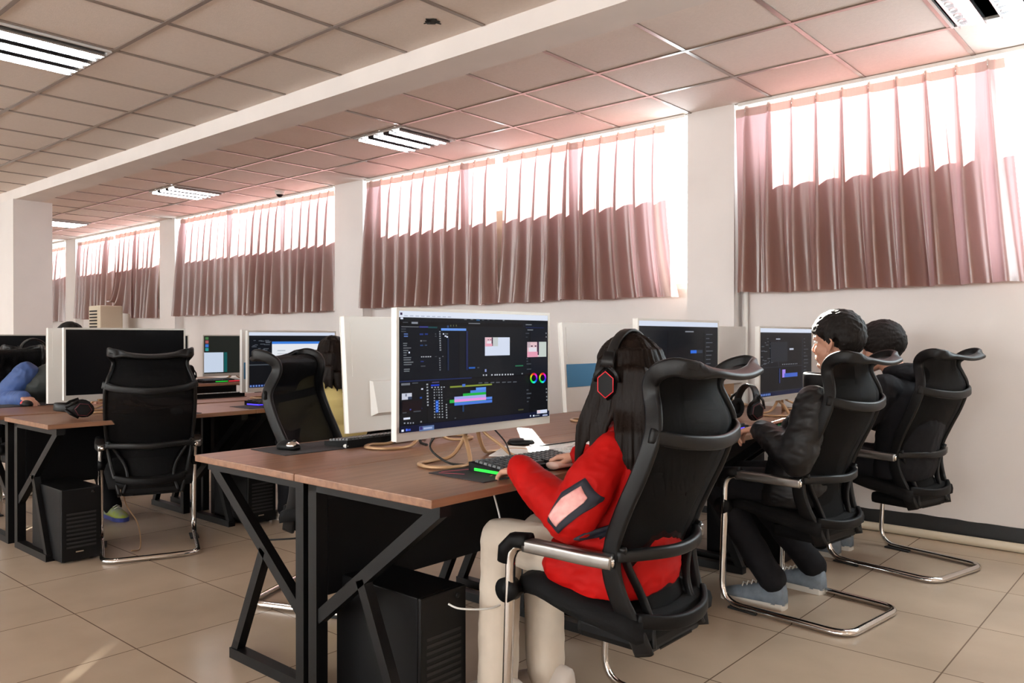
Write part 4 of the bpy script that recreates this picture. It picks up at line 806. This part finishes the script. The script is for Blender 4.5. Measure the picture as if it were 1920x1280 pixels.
def V(*a): return Vector(a)
def headM(c, yaw=0, pitch=0, s=.95): return Matrix.Translation(Vector(c)) @ Euler((0, pitch, yaw)).to_matrix().to_4x4() @ Matrix.Scale(s, 4)
def add_head(mb, HM, neck):
    mb.M = HM
    mb.ell((-.014, 0, .034), (.099, .076, .090), 28, 18); mb.ell((.028, 0, -.03), (.058, .057, .088), 24, 16)
    mb.ell((.045, 0, .045), (.046, .052, .045), 18, 12)
    for s in (-1, 1):
        mb.cap_((-.012, s*.052, -.05), .02, (.035, s*.036, -.094), .017); mb.cap_((.035, s*.036, -.094), .017, (.068, 0, -.103), .0185)
        mb.ell((.052, s*.036, -.03), (.028, .024, .028), 14, 10)
        mb.cap_((.074, s*.044, .02), .0095, (.086, s*.012, .021), .0105)
        mb.ell((.1, s*.011, -.036), (.0095, .0075, .0075), 10, 8)
        # ear: rim, lobe and bowl
        rim = [(-.004, s*.077, -.022), (-.002, s*.08, .0), (-.008, s*.085, .018), (-.022, s*.09, .022), (-.032, s*.09, .008), (-.029, s*.086, -.012), (-.018, s*.08, -.03), (-.008, s*.076, -.036)]
        pr = smoothpath(rim, 3); mb.chain([(p, .0048) for p in pr], 8); mb.ell((-.016, s*.078, -.005), (.014, .007, .024), 12, 8); mb.ell((-.009, s*.076, -.034), (.009, .006, .009), 10, 8)
    mb.chain([((.087, 0, .014), .0085), ((.098, 0, -.012), .0095), ((.109, 0, -.031), .0105)]); mb.ell((.094, 0, -.045), (.009, .011, .012), 12, 8)
    mb.ell((.088, 0, -.061), (.0125, .019, .0065), 14, 8); mb.ell((.087, 0, -.073), (.0125, .017, .0072), 14, 8); mb.ell((.074, 0, -.068), (.018, .03, .022), 14, 10)
    mb.ell((.074, 0, -.101), (.017, .02, .015), 14, 10)
    mb.M = Matrix.Identity(4); a = HM @ V(-.022, 0, -.05); mb.cap_(a, .054, V(*neck), .062)
def add_hand(mb, wrist, f, n, tside, size=1.0, bends=(.35, .45, .4), thumb=.0, spread=.05):
    f = Vector(f).normalized(); n = Vector(n); n = (n - f * n.dot(f)).normalized(); t = Vector(tside); t = (t - f*t.dot(f) - n*t.dot(n)).normalized(); w_ = Vector(wrist); s = size
    lens = ((.040, .024, .019), (.044, .027, .020), (.041, .025, .019), (.032, .019, .017))
    for k in range(4):
        o = (.0265, .0085, -.0095, -.0265)[k]; b = w_ + t * o * .55 * s; kn = w_ + f * (.088 - .003 * abs(k - 1.2) * 2) * s + t * o * s + n * .004 * s
        mb.cap_(b, .0135*s, kn, .0108*s, 10); d = (f + t * spread * (1.5 - k)).normalized(); p = kn; ang = 0; r = .0093*s
        for q, L in enumerate(lens[k]):
            ang += bends[q] * (1 + .12 * (k - 1)); dv = d * math.cos(ang) - n * math.sin(ang); p2 = p + dv * L * s; mb.cap_(p, r, p2, r * .9, 10); p = p2; r *= .9
    mb.cap_(w_ + f*.03*s, .0145*s, w_ + f*.07*s, .0135*s, 10)
    a = w_ + f*.018*s + t*.016*s - n*.004*s; b = a + (f*.62 + t*.66 - n*.28).normalized()*.044*s; c = b + (f*.92 + t*(.25 - thumb) - n*.3).normalized()*.033*s; e = c + (f*.95 + t*(.05 - thumb) - n*.3).normalized()*.025*s
    mb.chain([(a, .0145*s), (b, .0108*s), (c, .0098*s), (e, .0078*s)], 10)
def hair_cap(mb, HM, thick=.016, front=.072, side=.02, nape=-.075, seed=0, vol=0.0, sub=5):
    """closed shell over the skull; inside the face opening it dips under the skin"""
    bm = bmesh.new(); bmesh.ops.create_icosphere(bm, subdivisions=sub, radius=1)
    def lerp(pts, x):
        for (a, b), (c, d) in zip(pts, pts[1:]):
            if x <= c: t = (x - a) / (c - a); return b + (d - b) * t
        return pts[-1][1]
    hl = [(0, front), (35, front - .004), (58, front * .55), (76, side), (88, side - .05), (100, side - .035), (112, side), (124, -.03), (150, nape), (180, nape - .008)]
    for v in bm.verts:
        d = v.co.normalized(); t = thick + vol * max(0, d.z) + .004 * max(0, -d.x)
        p = Vector((-.014 + d.x * (.099 + t), d.y * (.076 + t), .034 + d.z * (.090 + t)))
        az = abs(math.degrees(math.atan2(p.y, p.x + .014))); nn = noise.noise(Vector((d.x*4, d.y*4, seed))) * .012 + noise.noise(Vector((p.x*90, p.y*90, seed + 3))) * .010
        m = (p.z - lerp(hl, az) - nn) / .012; m = max(0, min(1, m + .5)); m = m*m*(3 - 2*m)
        st = .006 * noise.noise(Vector((math.atan2(d.y, d.z) * 10, d.x * 4, seed))) + .004 * noise.noise(Vector((math.atan2(d.y, d.z) * 24, d.x * 7, seed + 1))) + .002 * noise.noise(Vector((p.x*70, p.y*70, p.z*70 + seed)))
        k = .80 + .20 * m; c0 = Vector((-.014, 0, .034)); q = c0 + (p - c0) * k; q += d * st * m; v.co = HM @ q
    mb.bm(bm)
def long_hair(mb, HM, ztip, w_=.100, seed=1, back=-.115, front_strands=True):
    """hair falling from the crown round the back of the head to ztip (person space)"""
    c = HM.translation; n = 12; seg = 30; vs = []
    for i in range(n):
        f = i / (n - 1); z = c.z + .085 + (ztip - c.z - .085) * f
        a0 = 72 + 12 * f; g_ = min(1, .84 + f * .55); ro = .112 - .008 * f + .01 * math.sin(f * 3.1); ro *= g_; ring = []
        for k in range(seg):
            a = R(a0 + (360 - 2*a0) * k / (seg - 1)); ca = math.cos(a); ca = math.copysign(abs(ca) ** (1 - .45 * f), ca); ring.append((c.x - .012 + (ro + .008*f) * 1.02 * ca + (back + .03) * f**1.3, c.y + w_ * g_ * (1 - .05*f) * math.sin(a), z + .02 * noise.noise(Vector((a*5, seed, 0))) * (1 if i == n-1 else 0)))
        inner = []
        for k in range(seg)[::-1]:
            a = R(a0 + (360 - 2*a0) * k / (seg - 1)); inner.append((c.x - .012 + (ro - .05) * math.cos(a) + (back + .03) * f**1.3, c.y + (w_ - .045) * math.sin(a), z))
        vs += ring + inner
    K = seg * 2; fs = [(i*K+q, (i+1)*K+q, (i+1)*K+(q+1) % K, i*K+(q+1) % K) for i in range(n-1) for q in range(K)] + [list(range(K)), [(n-1)*K+q for q in range(K)][::-1]]
    mb.add(vs, fs, True)
    rnd = random.Random(seed)
    for k in range(26):       # loose tapering locks at the tips
        a = R(95 + 170 * k / 25); ca = math.cos(a); x = c.x - .010 + (back + .03) + .108 * math.copysign(abs(ca) ** .55, ca); y = c.y + w_ * .93 * math.sin(a); L = rnd.uniform(.02, .10)
        mb.chain([((x, y, ztip + .05), .013), ((x - .004, y + rnd.uniform(-.008, .008), ztip), .010), ((x - .006, y + rnd.uniform(-.012, .012), ztip - L), .003)], 8)
    for s in (-1, 1):         # locks lying over the back of each shoulder
        for k in range(10):
            t = k / 9; x0 = c.x - .03 - .085*t; xb = c.x - .085 - .07*t; L = rnd.uniform(0, .05)
            mb.chain([((x0, c.y + s*.088, c.z + .02), .016), ((x0 - .01, c.y + s*.106, c.z - .10), .017), ((xb + .01, c.y + s*(.148 - .03*t), ztip + .085), .016), ((xb, c.y + s*(.168 - .05*t), ztip + .02), .013), ((xb - .004, c.y + s*(.166 - .05*t), ztip - .03 - L), .004)], 8)
    if front_strands:
        for s in (-1, 1):
            for k in range(9):
                y = c.y + s * (.083 + .004*rnd.uniform(-1, 1)); x = c.x + .055 - .012*k; L = rnd.uniform(.20, .33)
                mb.chain([((x - .012, c.y + s*.076, c.z + .05), .010), ((x, y + s*.012, c.z - .04), .010), ((x + .035, y + s*.03, c.z - .15), .009), ((x + .06 + rnd.uniform(-.01, .01), y + s*.035, c.z - .04 - L), .0026)], 8)
def strand_disp(seed, c, amp=.0035):
    def f(co, n): a = math.atan2(co.y - c[1], co.x - c[0]); return amp * noise.noise(Vector((a * 11, co.z * 3.0, seed))) + amp * .6 * noise.noise(Vector((a * 29, co.z * 5, seed + 4)))
    return f
def cloth_disp(seed, amp=.006, fr=9, st=(1, 1, 1)):
    def f(co, n):
        p = Vector((co.x*st[0], co.y*st[1], co.z*st[2])) * fr; w_ = noise.noise(p + Vector((seed, 0, 0))) ; w2 = abs(noise.noise(p * 2.3 + Vector((0, seed, 0))))
        return amp * w_ + amp * .8 * (.25 - w2)
    return f
def puff_disp(seed, amp=.011, pitch=.07, axis=2):
    def f(co, n): return amp * (abs(math.sin(math.pi * (co[axis] + .012 * noise.noise(co * 6)) / pitch)) - .5) + .006 * noise.noise(co * 11 + Vector((seed, 0, 0)))
    return f
def person(label, loc, rz, J, voxel=.0045, hands=(), cat='person'):
    """J: joints in the person's own frame (+x forward, +y to the person's left). The body is one continuous surface."""
    b = MB(); add_head(b, J['HM'], J['neck'])
    ch = V(*J['chest']); pv = V(*J['pelvis']); nk = V(*J['neck'])
    b.loft([(pv + V(.02, 0, -.06), .075, .13, 0), (pv + V(.02, 0, .02), .08, .14, 0), ((pv*.5 + ch*.5), .09, .135, 0), (ch, .10, .155, 0), (ch*.4 + nk*.6, .07, .13, 0), (nk + V(0, 0, .01), .045, .05, 0)], 24, 2.2)
    for s in ('L', 'R'):
        b.chain([(J['sh'+s], .042), (J['el'+s], .038), (J['wr'+s], .027)]); b.cap_(J['chest'], .075, J['sh'+s], .042)
        b.chain([(J['hip'+s], .078), (J['kn'+s], .055), (J['an'+s], .036)]); an = V(*J['an'+s]); b.chain([(an + V(-.01, 0, -.035), .028), (an + V(.07, 0, -.055), .02)])
    for h in hands: add_hand(b, **h)
    me = setmat(remesh(b, voxel, 2), M['skin']); o = link('person', me); put(o, loc, rz); tag(o, label, cat); return o
def sleeve(b, J, s, r=(.068, .062, .045), end=.0, mid=None):
    wr = V(*J['wr'+s]); el = V(*J['el'+s]); tip = wr + (wr - el).normalized() * end
    sh = V(*J['sh'+s]); ch = V(*J['chest'])
    b.chain([(ch + (sh - ch)*.45 + V(0, 0, .02), .075), (sh, r[0]), ((sh + el)/2, mid or r[0]*.98), (el, r[1]), ((el*.45 + tip*.55), (r[1] + r[2])/2), (tip, r[2])], 18)
def legs(b, J, r=(.09, .07, .06), drop=.0):
    for s in ('L', 'R'):
        an = V(*J['an'+s]); b.chain([(J['hip'+s], r[0]), (J['kn'+s], r[1]), (V(*J['kn'+s])*.4 + an*.6, r[2]), (an + V(0, 0, drop), r[2])], 18)
    b.cap_(J['hipL'], r[0], J['hipR'], r[0])
def shoe(p, at, yaw, m_up, m_sole, L=.27, pitch=0):
    w_ = .047; t = MB(); st = [(-.098, .022, .095), (-.092, .034, .112), (-.06, .040, .118), (-.02, .040, .112), (.02, .041, .10), (.06, .043, .084), (.10, .046, .07), (.135, .045, .06), (.16, .036, .05), (.178, .022, .04), (.184, .010, .03)]
    sec = lambda x, hw, h: [(x, hw*math.cos(a), .022 + (h - .022)*max(0, math.sin(a))**.8 if math.sin(a) >= 0 else .02) for a in [2*math.pi*q/16 for q in range(16)]]
    vs = [q for x, hw, h in st for q in sec(x * L/.27, hw, h)]; n = len(st)
    t.add(vs, [(i*16+q, i*16+(q+1) % 16, (i+1)*16+(q+1) % 16, (i+1)*16+q) for i in range(n-1) for q in range(16)] + [list(range(16))[::-1], [(n-1)*16+q for q in range(16)]], True)
    o = t.build('shoe', M[m_up], p); o.location = at; o.rotation_euler = (0, pitch, yaw)
    s = MB(); pts = [(-.098, .02), (-.09, .038), (-.02, .041), (.05, .043), (.11, .048), (.15, .044), (.176, .03), (.186, .008)]; k = L/.27
    ol = [(x*k, y) for x, y in pts] + [(x*k, -y) for x, y in pts[::-1]]; m = len(ol)
    s.add([(x, y, z) for z in (.0, .026) for x, y in ol], [list(range(m))[::-1], list(range(m, 2*m))] + [(q, (q+1) % m, m+(q+1) % m, m+q) for q in range(m)], False)
    s.build('sole', M[m_sole], o)
    l = MB()
    for q in range(4): x = (.022 + .02*q)*k; z = .108 - .0085*q; l.tube([(x, -.024, z - .008), (x + .004, 0, z + .004), (x, .024, z - .008)], .0028, 6)
    l.build('laces', M['sole'], o); return o
def decal(bvh, pts, n_u, n_v, d, off, name, m_, parent, lift=.5):
    """a strip of cloth sewn on a surface: corner points p00 p10 p11 p01 (or a list of left/right pairs) projected along d"""
    d = Vector(d).normalized(); rows = []
    for a, b in pts: rows.append([Vector(a).lerp(Vector(b), k / n_v) for k in range(n_v + 1)])
    vs = []
    for r_ in rows:
        for p in r_:
            h = bvh.ray_cast(p - d * lift, d); vs.append((h[0] - d * off) if h[0] is not None else p)
    nv = n_v + 1; g = MB(); g.add([tuple(v) for v in vs], [(i*nv+k, i*nv+k+1, (i+1)*nv+k+1, (i+1)*nv+k) for i in range(len(rows)-1) for k in range(n_v)], True)
    o = g.build(name, M[m_], parent); so = o.modifiers.new('s', 'SOLIDIFY'); so.thickness = .004; so.offset = 0; return o
def dense(pairs, n):
    out = []
    for (a, b), (c, d) in zip(pairs, pairs[1:]):
        for k in range(n): t = k/n; out.append((Vector(a).lerp(Vector(c), t), Vector(b).lerp(Vector(d), t)))
    out.append((Vector(pairs[-1][0]), Vector(pairs[-1][1]))); return out

# ---- person in red
J = dict(HM=headM((.062, 0, 1.084), 0, R(8), .89), neck=(.03, 0, .955), chest=(.015, 0, .82), pelvis=(.07, 0, .55), shL=(.015, .142, .872), shR=(.015, -.142, .872), elL=(.075, .262, .70), elR=(.12, -.25, .71),
         wrL=(.34, .165, .795), wrR=(.36, -.17, .80), hipL=(.08, .09, .535), hipR=(.08, -.09, .535), knL=(.475, .105, .545), knR=(.47, -.10, .53), anL=(.475, .12, .10), anR=(.42, -.06, .10))
g = person('person with long dark hair in a red jacket and cream trousers, wearing a red-ringed headset', (-1.28, 2.06, 0), math.pi, J, .0042,
           [dict(wrist=(.335, .167, .795), f=(.93, -.22, -.22), n=(.15, .1, 1), tside=(-.2, -1, 0), size=.92, bends=(.35, .5, .4)), dict(wrist=(.36, -.17, .80), f=(.95, .1, -.2), n=(.15, 0, 1), tside=(0, 1, 0), size=.92)])
b = MB(); b.loft([((.075, 0, .462), .145, .195, 0), ((.075, 0, .51), .155, .20, 0), ((.06, 0, .60), .14, .19, 0), ((.03, 0, .71), .13, .18, 0), ((.01, 0, .81), .122, .178, 0), ((.01, 0, .875), .11, .165, 0), ((.018, 0, .925), .088, .12, 0), ((.028, 0, .955), .068, .078, 0)], 32, 2.3)
sleeve(b, J, 'L', (.06, .073, .046), -.005, .077); sleeve(b, J, 'R', (.064, .068, .044), -.005)
b.chain([(V(.08, .10, .53), .10), (V(.17, .11, .525), .098)]); b.chain([(V(.08, -.10, .53), .10), (V(.17, -.11, .525), .098)])
jm = remesh(b, .006, 3, cloth_disp(3, .0065, 9, (1, 1, 1.8))); bv = bvh_of(jm); setmat(jm, M['red_cloth']); link('jacket', jm, g)
b = MB(); b.lathe([(.07, 0), (.078, .012), (.076, .04), (.068, .05), (.062, .045), (.066, .01)], 28, (.028, 0, .922)); b.build('collar', M['red_cloth'], g)
pr = []
def sidepair(x, z, nx, nz, w_): return ((x - nx*w_/2, .2, z - nz*w_/2), (x + nx*w_/2, .2, z + nz*w_/2))
st = [(-.125, .885, .5, .8), (-.112, .83, .8, .5), (-.088, .775, .8, .6), (-.052, .72, .75, .65), (-.012, .672, .7, .75), (.03, .643, .5, .85)]
decal(bv, dense([sidepair(x, z, a, c, .022) for x, z, a, c in st], 5), 0, 3, (0, -1, 0), .005, 'sleeve_stripe', 'navy', g)
decal(bv, dense([((.075, .2, .775), (.100, .2, .70)), ((.018, .2, .818), (.066, .2, .668)), ((-.022, .2, .764), (-.016, .2, .748))], 8), 0, 10, (0, -1, 0), .0028, 'sleeve_panel', 'navy', g)
decal(bv, dense([((.066, .2, .762), (.094, .2, .714)), ((.022, .2, .797), (.067, .2, .688)), ((.002, .2, .767), (.007, .2, .754))], 8), 0, 10, (0, -1, 0), .0062, 'sleeve_patch', 'patch', g)
b = MB(); legs(b, J, (.088, .07, .066), -.02); tr = remesh(b, .007, 3, cloth_disp(5, .006, 7, (1, 1, 1))); link('trousers', setmat(tr, M['cream_cloth']), g)
shoe(g, (.455, .12, 0), R(-4), 'white_shoe', 'sole', .24); shoe(g, (.40, -.055, 0), R(6), 'white_shoe', 'sole', .24)
b = MB(); hair_cap(b, J['HM'], .016, .068, .0, -.08, 2, .004); long_hair(b, J['HM'], .845, .106, 4, -.115); c0 = J['HM'].translation
link('hair', setmat(remesh(b, .0045, 9, strand_disp(2, (c0.x - .01, c0.y), .0045)), M['hair']), g)
def worn_headset(loc, rz, label, wy, top, ring):
    t = thing('headset', label, 'headphones', loc, rz)
    b = MB(); arc = [(-.012 + .006*math.cos(R(a)), wy*math.cos(R(a)), -.01 + (top + .01)*math.sin(R(a))) for a in range(5, 176, 10)]
    b.sweep(arc, rrect(.034, .012, .005), [(0, p[1], p[2] + .01) for p in arc]); b.build('headband', M['grey_plastic'], t)
    for sg in (-1, 1):
        y = sg*wy
        def hexr(r, yy): return [(-.008 + r*.84*math.sin(R(60*k)), yy, -.02 + r*1.05*math.cos(R(60*k))) for k in range(6)]
        c = MB(); vs = hexr(.040, y - sg*.012) + hexr(.045, y + sg*.006) + hexr(.037, y + sg*.016)
        c.add(vs, [(i*6+q, i*6+(q+1) % 6, (i+1)*6+(q+1) % 6, (i+1)*6+q) for i in range(2) for q in range(6)] + [list(range(6)), list(range(12, 18))], False); cu_ = c.build('ear_cup', M['black_plastic'], t)
        r_ = MB(); r_.tube(hexr(.0365, y + sg*.0165), .0016, 6, closed=True); r_.build('red_ring', M[ring], cu_)
        k = MB(); k.tube([(-.008 + .03*math.cos(R(a)), y - sg*.016, -.02 + .036*math.sin(R(a))) for a in range(0, 360, 20)], .012, 10, closed=True); k.build('ear_pad', M['black_cloth'], t)
        yk = MB()
        yk.sweep([(-.012, y + sg*.0, .075), (-.010, y + sg*.008, .05), (-.01, y + sg*.01, .03)], rrect(.042, .008, .003), (0, sg, 0), scale=[(.8, 1), (1, 1), (1.25, 1)])
        for s2 in (-1, 1): yk.sweep([(-.01 + s2*.012, y + sg*.01, .034), (-.008 + s2*.034, y + sg*.012, .012), (-.008 + s2*.041, y + sg*.01, -.012)], rrect(.012, .007, .0025), (0, sg, 0))
        yk.build('yoke', M['grey_plastic'], t)
    return t
worn_headset((-1.28 - .062, 2.06, 1.084), math.pi, 'black headset with a glowing red hexagon ring, on the head of the person in red', .105, .138, 'red_ring')

# ---- boy in the black jacket
J = dict(HM=headM((-.058, 0, 1.178), R(-11), R(1), .97), neck=(-.075, 0, 1.02), chest=(-.03, 0, .85), pelvis=(.07, 0, .56), shL=(-.03, .165, .925), shR=(-.03, -.165, .925), elL=(.02, .24, .70), elR=(.03, -.25, .70),
         wrL=(.225, .125, .795), wrR=(.19, -.27, .80), hipL=(.09, .09, .535), hipR=(.09, -.09, .535), knL=(.45, .11, .53), knR=(.44, -.16, .53), anL=(.19, .075, .10), anR=(.14, -.27, .10))
g = person('boy with short black hair in a black jacket, face in profile, using a green mouse', (-1.30, 3.55, 0), math.pi, J, .0042,
           [dict(wrist=(.225, .125, .80), f=(.9, -.2, -.22), n=(.2, .05, 1), tside=(-.2, -1, 0), size=1.0, bends=(.5, .6, .5)), dict(wrist=(.20, -.272, .805), f=(.98, -.08, -.1), n=(.1, 0, 1), tside=(0, 1, 0), size=1.0, bends=(.25, .35, .3))])
b = MB(); b.loft([((.12, 0, .47), .14, .20, 0), ((.115, 0, .53), .145, .21, 0), ((.095, 0, .62), .13, .20, 0), ((.065, 0, .72), .132, .195, 0), ((.02, 0, .82), .132, .195, 0), ((-.02, 0, .90), .12, .185, 0), ((-.045, 0, .955), .10, .14, 0), ((-.06, 0, 1.0), .085, .098, 0)], 32, 2.3)
sleeve(b, J, 'L', (.08, .076, .052), -.015); sleeve(b, J, 'R', (.08, .076, .052), -.015)
link('jacket', setmat(remesh(b, .007, 3, cloth_disp(2, .008, 9, (1, 1, 2.2))), M['puffer']), g)
b = MB(); b.sweep([(-.062 + .082*math.cos(R(a)) + (.05 if abs(a) < 60 else 0)*math.cos(R(a)), .088*math.sin(R(a)), 1.0 + .012*math.cos(R(a))) for a in range(-160, 161, 16)], rrect(.022, .075, .009), (0, 0, 1)); b.build('collar', M['puffer'], g)
b = MB(); legs(b, J, (.095, .075, .062), .02); link('trousers', setmat(remesh(b, .008, 3, cloth_disp(6, .006)), M['dark_cloth']), g)
shoe(g, (.235, .075, 0), R(2), 'sneaker', 'sole', .29); shoe(g, (.185, -.27, 0), R(-8), 'sneaker', 'sole', .29)
b = MB(); hair_cap(b, J['HM'], .019, .05, .03, -.07, 5, .008); link('hair', setmat(remesh(b, .004, 1), M['hair_short']), g)
for s in (-1, 1):
    e = MB(); e.M = J['HM']; e.ell((.0745, s*.031, .003), (.0125, .0135, .0085), 14, 10); eo = e.build('eye', M['eye'], g)
    e = MB(); e.M = J['HM']; e.ell((.0845, s*.031, .003), (.0035, .0055, .0055), 12, 8); e.build('iris', M['iris'], eo)
    e = MB(); e.M = J['HM']; e.chain([((.0905, s*.014, .0275), .0028), ((.087, s*.032, .031), .003), ((.076, s*.05, .026), .002)], 8); e.build('eyebrow', M['hair_short'], g)

# ---- hunched person nearest the wall
J = dict(HM=headM((.10, 0, 1.145), R(-4), R(14), .97), neck=(.02, 0, 1.0), chest=(-.02, 0, .83), pelvis=(-.03, 0, .55), shL=(.03, .165, .93), shR=(.03, -.165, .93), elL=(.17, .23, .74), elR=(.17, -.23, .74),
         wrL=(.38, .13, .80), wrR=(.38, -.13, .80), hipL=(.0, .09, .535), hipR=(.0, -.09, .535), knL=(.40, .10, .53), knR=(.40, -.10, .53), anL=(.38, .10, .10), anR=(.38, -.10, .10))
g = person('hunched person with black bobbed hair and black jacket, between the boy and the wall', (-1.27, 4.60, 0), math.pi, J, .006,
           [dict(wrist=(.38, .13, .80), f=(.95, -.15, -.15), n=(.1, 0, 1), tside=(0, -1, 0)), dict(wrist=(.38, -.13, .80), f=(.95, .15, -.15), n=(.1, 0, 1), tside=(0, 1, 0))])
b = MB(); b.loft([((.0, 0, .47), .15, .20, 0), ((-.01, 0, .54), .16, .21, 0), ((-.035, 0, .64), .15, .205, 0), ((-.055, 0, .74), .155, .21, 0), ((-.05, 0, .83), .155, .21, R(8)), ((-.02, 0, .91), .135, .19, R(14)), ((.01, 0, .965), .10, .14, R(16)), ((.03, 0, 1.0), .085, .10, R(16))], 32, 2.3)
sleeve(b, J, 'L', (.088, .075, .05)); sleeve(b, J, 'R', (.088, .075, .05)); link('jacket', setmat(remesh(b, .008, 3, cloth_disp(9, .008)), M['dark_cloth']), g)
b = MB(); b.ell((-.045, 0, 1.005), (.095, .125, .062), 20, 12); b.ell((-.0, 0, 1.02), (.085, .10, .045), 20, 12); link('hood', setmat(remesh(b, .007, 2, cloth_disp(11, .008, 12)), M['dark_cloth']), g)
b = MB(); legs(b, J, (.095, .075, .065), -.02); link('trousers', setmat(remesh(b, .008, 3, cloth_disp(8, .006)), M['dark_cloth']), g)
shoe(g, (.37, .10, 0), 0, 'sneaker', 'sole', .25); shoe(g, (.37, -.10, 0), 0, 'sneaker', 'sole', .25)
b = MB(); hair_cap(b, J['HM'], .028, .02, -.085, -.115, 8, .004); link('hair', setmat(remesh(b, .0045, 1), M['hair_short']), g)

# ---- person in yellow
J = dict(HM=headM((.06, 0, 1.075), 0, R(12), .95), neck=(.02, 0, .94), chest=(.01, 0, .79), pelvis=(.05, 0, .55), shL=(.02, .165, .875), shR=(.02, -.165, .875), elL=(.14, .24, .71), elR=(.14, -.24, .71),
         wrL=(.36, .14, .80), wrR=(.36, -.14, .80), hipL=(.06, .09, .535), hipR=(.06, -.09, .535), knL=(.42, .10, .53), knR=(.42, -.10, .53), anL=(.40, .10, .10), anR=(.40, -.10, .10))
g = person('long-haired person in a pale yellow padded jacket, half hidden by a white monitor back', (-4.20, 3.13, 0), math.pi, J, .006,
           [dict(wrist=(.36, .14, .80), f=(.95, -.15, -.15), n=(.1, 0, 1), tside=(0, -1, 0)), dict(wrist=(.36, -.14, .80), f=(.95, .15, -.15), n=(.1, 0, 1), tside=(0, 1, 0))])
b = MB(); b.loft([((.05, 0, .47), .15, .20, 0), ((.045, 0, .54), .165, .215, 0), ((.03, 0, .64), .16, .215, 0), ((.01, 0, .74), .155, .21, 0), ((.0, 0, .82), .15, .205, 0), ((.005, 0, .88), .125, .18, 0), ((.015, 0, .925), .09, .11, 0)], 32, 2.3)
sleeve(b, J, 'L', (.095, .085, .055)); sleeve(b, J, 'R', (.095, .085, .055)); link('jacket', setmat(remesh(b, .008, 3, puff_disp(4, .009, .11)), M['yellow']), g)
b = MB(); legs(b, J, (.095, .075, .065), -.02); link('trousers', setmat(remesh(b, .008, 3, cloth_disp(12, .006)), M['dark_cloth']), g)
shoe(g, (.39, .10, 0), 0, 'white_shoe', 'sole', .24); shoe(g, (.39, -.10, 0), 0, 'white_shoe', 'sole', .24)
b = MB(); hair_cap(b, J['HM'], .017, .066, .0, -.08, 12, .004, 4); long_hair(b, J['HM'], .93, .098, 14, -.115, False); c0 = J['HM'].translation
link('hair', setmat(remesh(b, .006, 2, strand_disp(5, (c0.x, c0.y), .004)), M['hair']), g)

# ---- person in blue sleeves at the left edge
J = dict(HM=headM((.30, .03, 1.165), R(6), R(18), .97), neck=(.20, .02, 1.02), chest=(.08, 0, .84), pelvis=(.0, 0, .55), shL=(.14, .19, .95), shR=(.10, -.19, .95), elL=(.22, .27, .78), elR=(-.03, -.29, .76),
         wrL=(.44, .12, .80), wrR=(.335, -.275, .795), hipL=(.02, .09, .535), hipR=(.02, -.09, .535), knL=(.44, .10, .53), knR=(.44, -.10, .53), anL=(.78, .11, .10), anR=(.80, -.16, .10))
g = person('person in dark grey vest and blue sleeves at the left edge, face hidden', (-6.33, 2.19, 0), 0, J, .005,
           [dict(wrist=(.335, -.275, .80), f=(.97, .0, -.12), n=(.12, 0, 1), tside=(0, 1, 0), size=1.05, bends=(.45, .5, .4)), dict(wrist=(.44, .12, .80), f=(.95, -.15, -.15), n=(.1, 0, 1), tside=(0, -1, 0))])
b = MB(); b.loft([((.0, 0, .47), .15, .20, 0), ((.0, 0, .55), .16, .21, 0), ((.02, 0, .68), .15, .205, 0), ((.06, 0, .80), .15, .21, R(10)), ((.10, 0, .89), .14, .21, R(16)), ((.15, .01, .96), .11, .16, R(20)), ((.19, .02, 1.01), .085, .095, R(22))], 32, 2.3)
link('vest', setmat(remesh(b, .007, 3, cloth_disp(15, .008)), M['vest']), g)
for s in ('L', 'R'):
    b = MB(); sh = V(*J['sh'+s]); el = V(*J['el'+s]); wr = V(*J['wr'+s]); b.chain([(sh, .085), ((sh + el)/2, .085), (el, .075), (el*.4 + wr*.6, .06), (wr, .047)], 18)
    link('sleeve', setmat(remesh(b, .006, 3, cloth_disp(16, .008, 10)), M['denim']), g)['label'] = 'blue sleeve'
b = MB(); legs(b, J, (.095, .075, .06), -.02); link('trousers', setmat(remesh(b, .008, 3, cloth_disp(17, .006)), M['dark_cloth']), g)
M['lime_shoe'] = mat('grey_shoe_with_yellow_green', (.3, .33, .3, 1), .55, noise_amt=.8, noise_scale=16, col2=(.35, .42, .03, 1)); M['blue_sole'] = mat('blue_sole', (.05, .07, .3, 1), .5)
shoe(g, (.78, .11, 0), 0, 'lime_shoe', 'blue_sole', .28); shoe(g, (.80, -.16, 0), 0, 'lime_shoe', 'blue_sole', .28)
b = MB(); hair_cap(b, J['HM'], .02, .05, .02, -.07, 18, .006, 4); link('hair', setmat(remesh(b, .0055, 1), M['hair_short']), g)
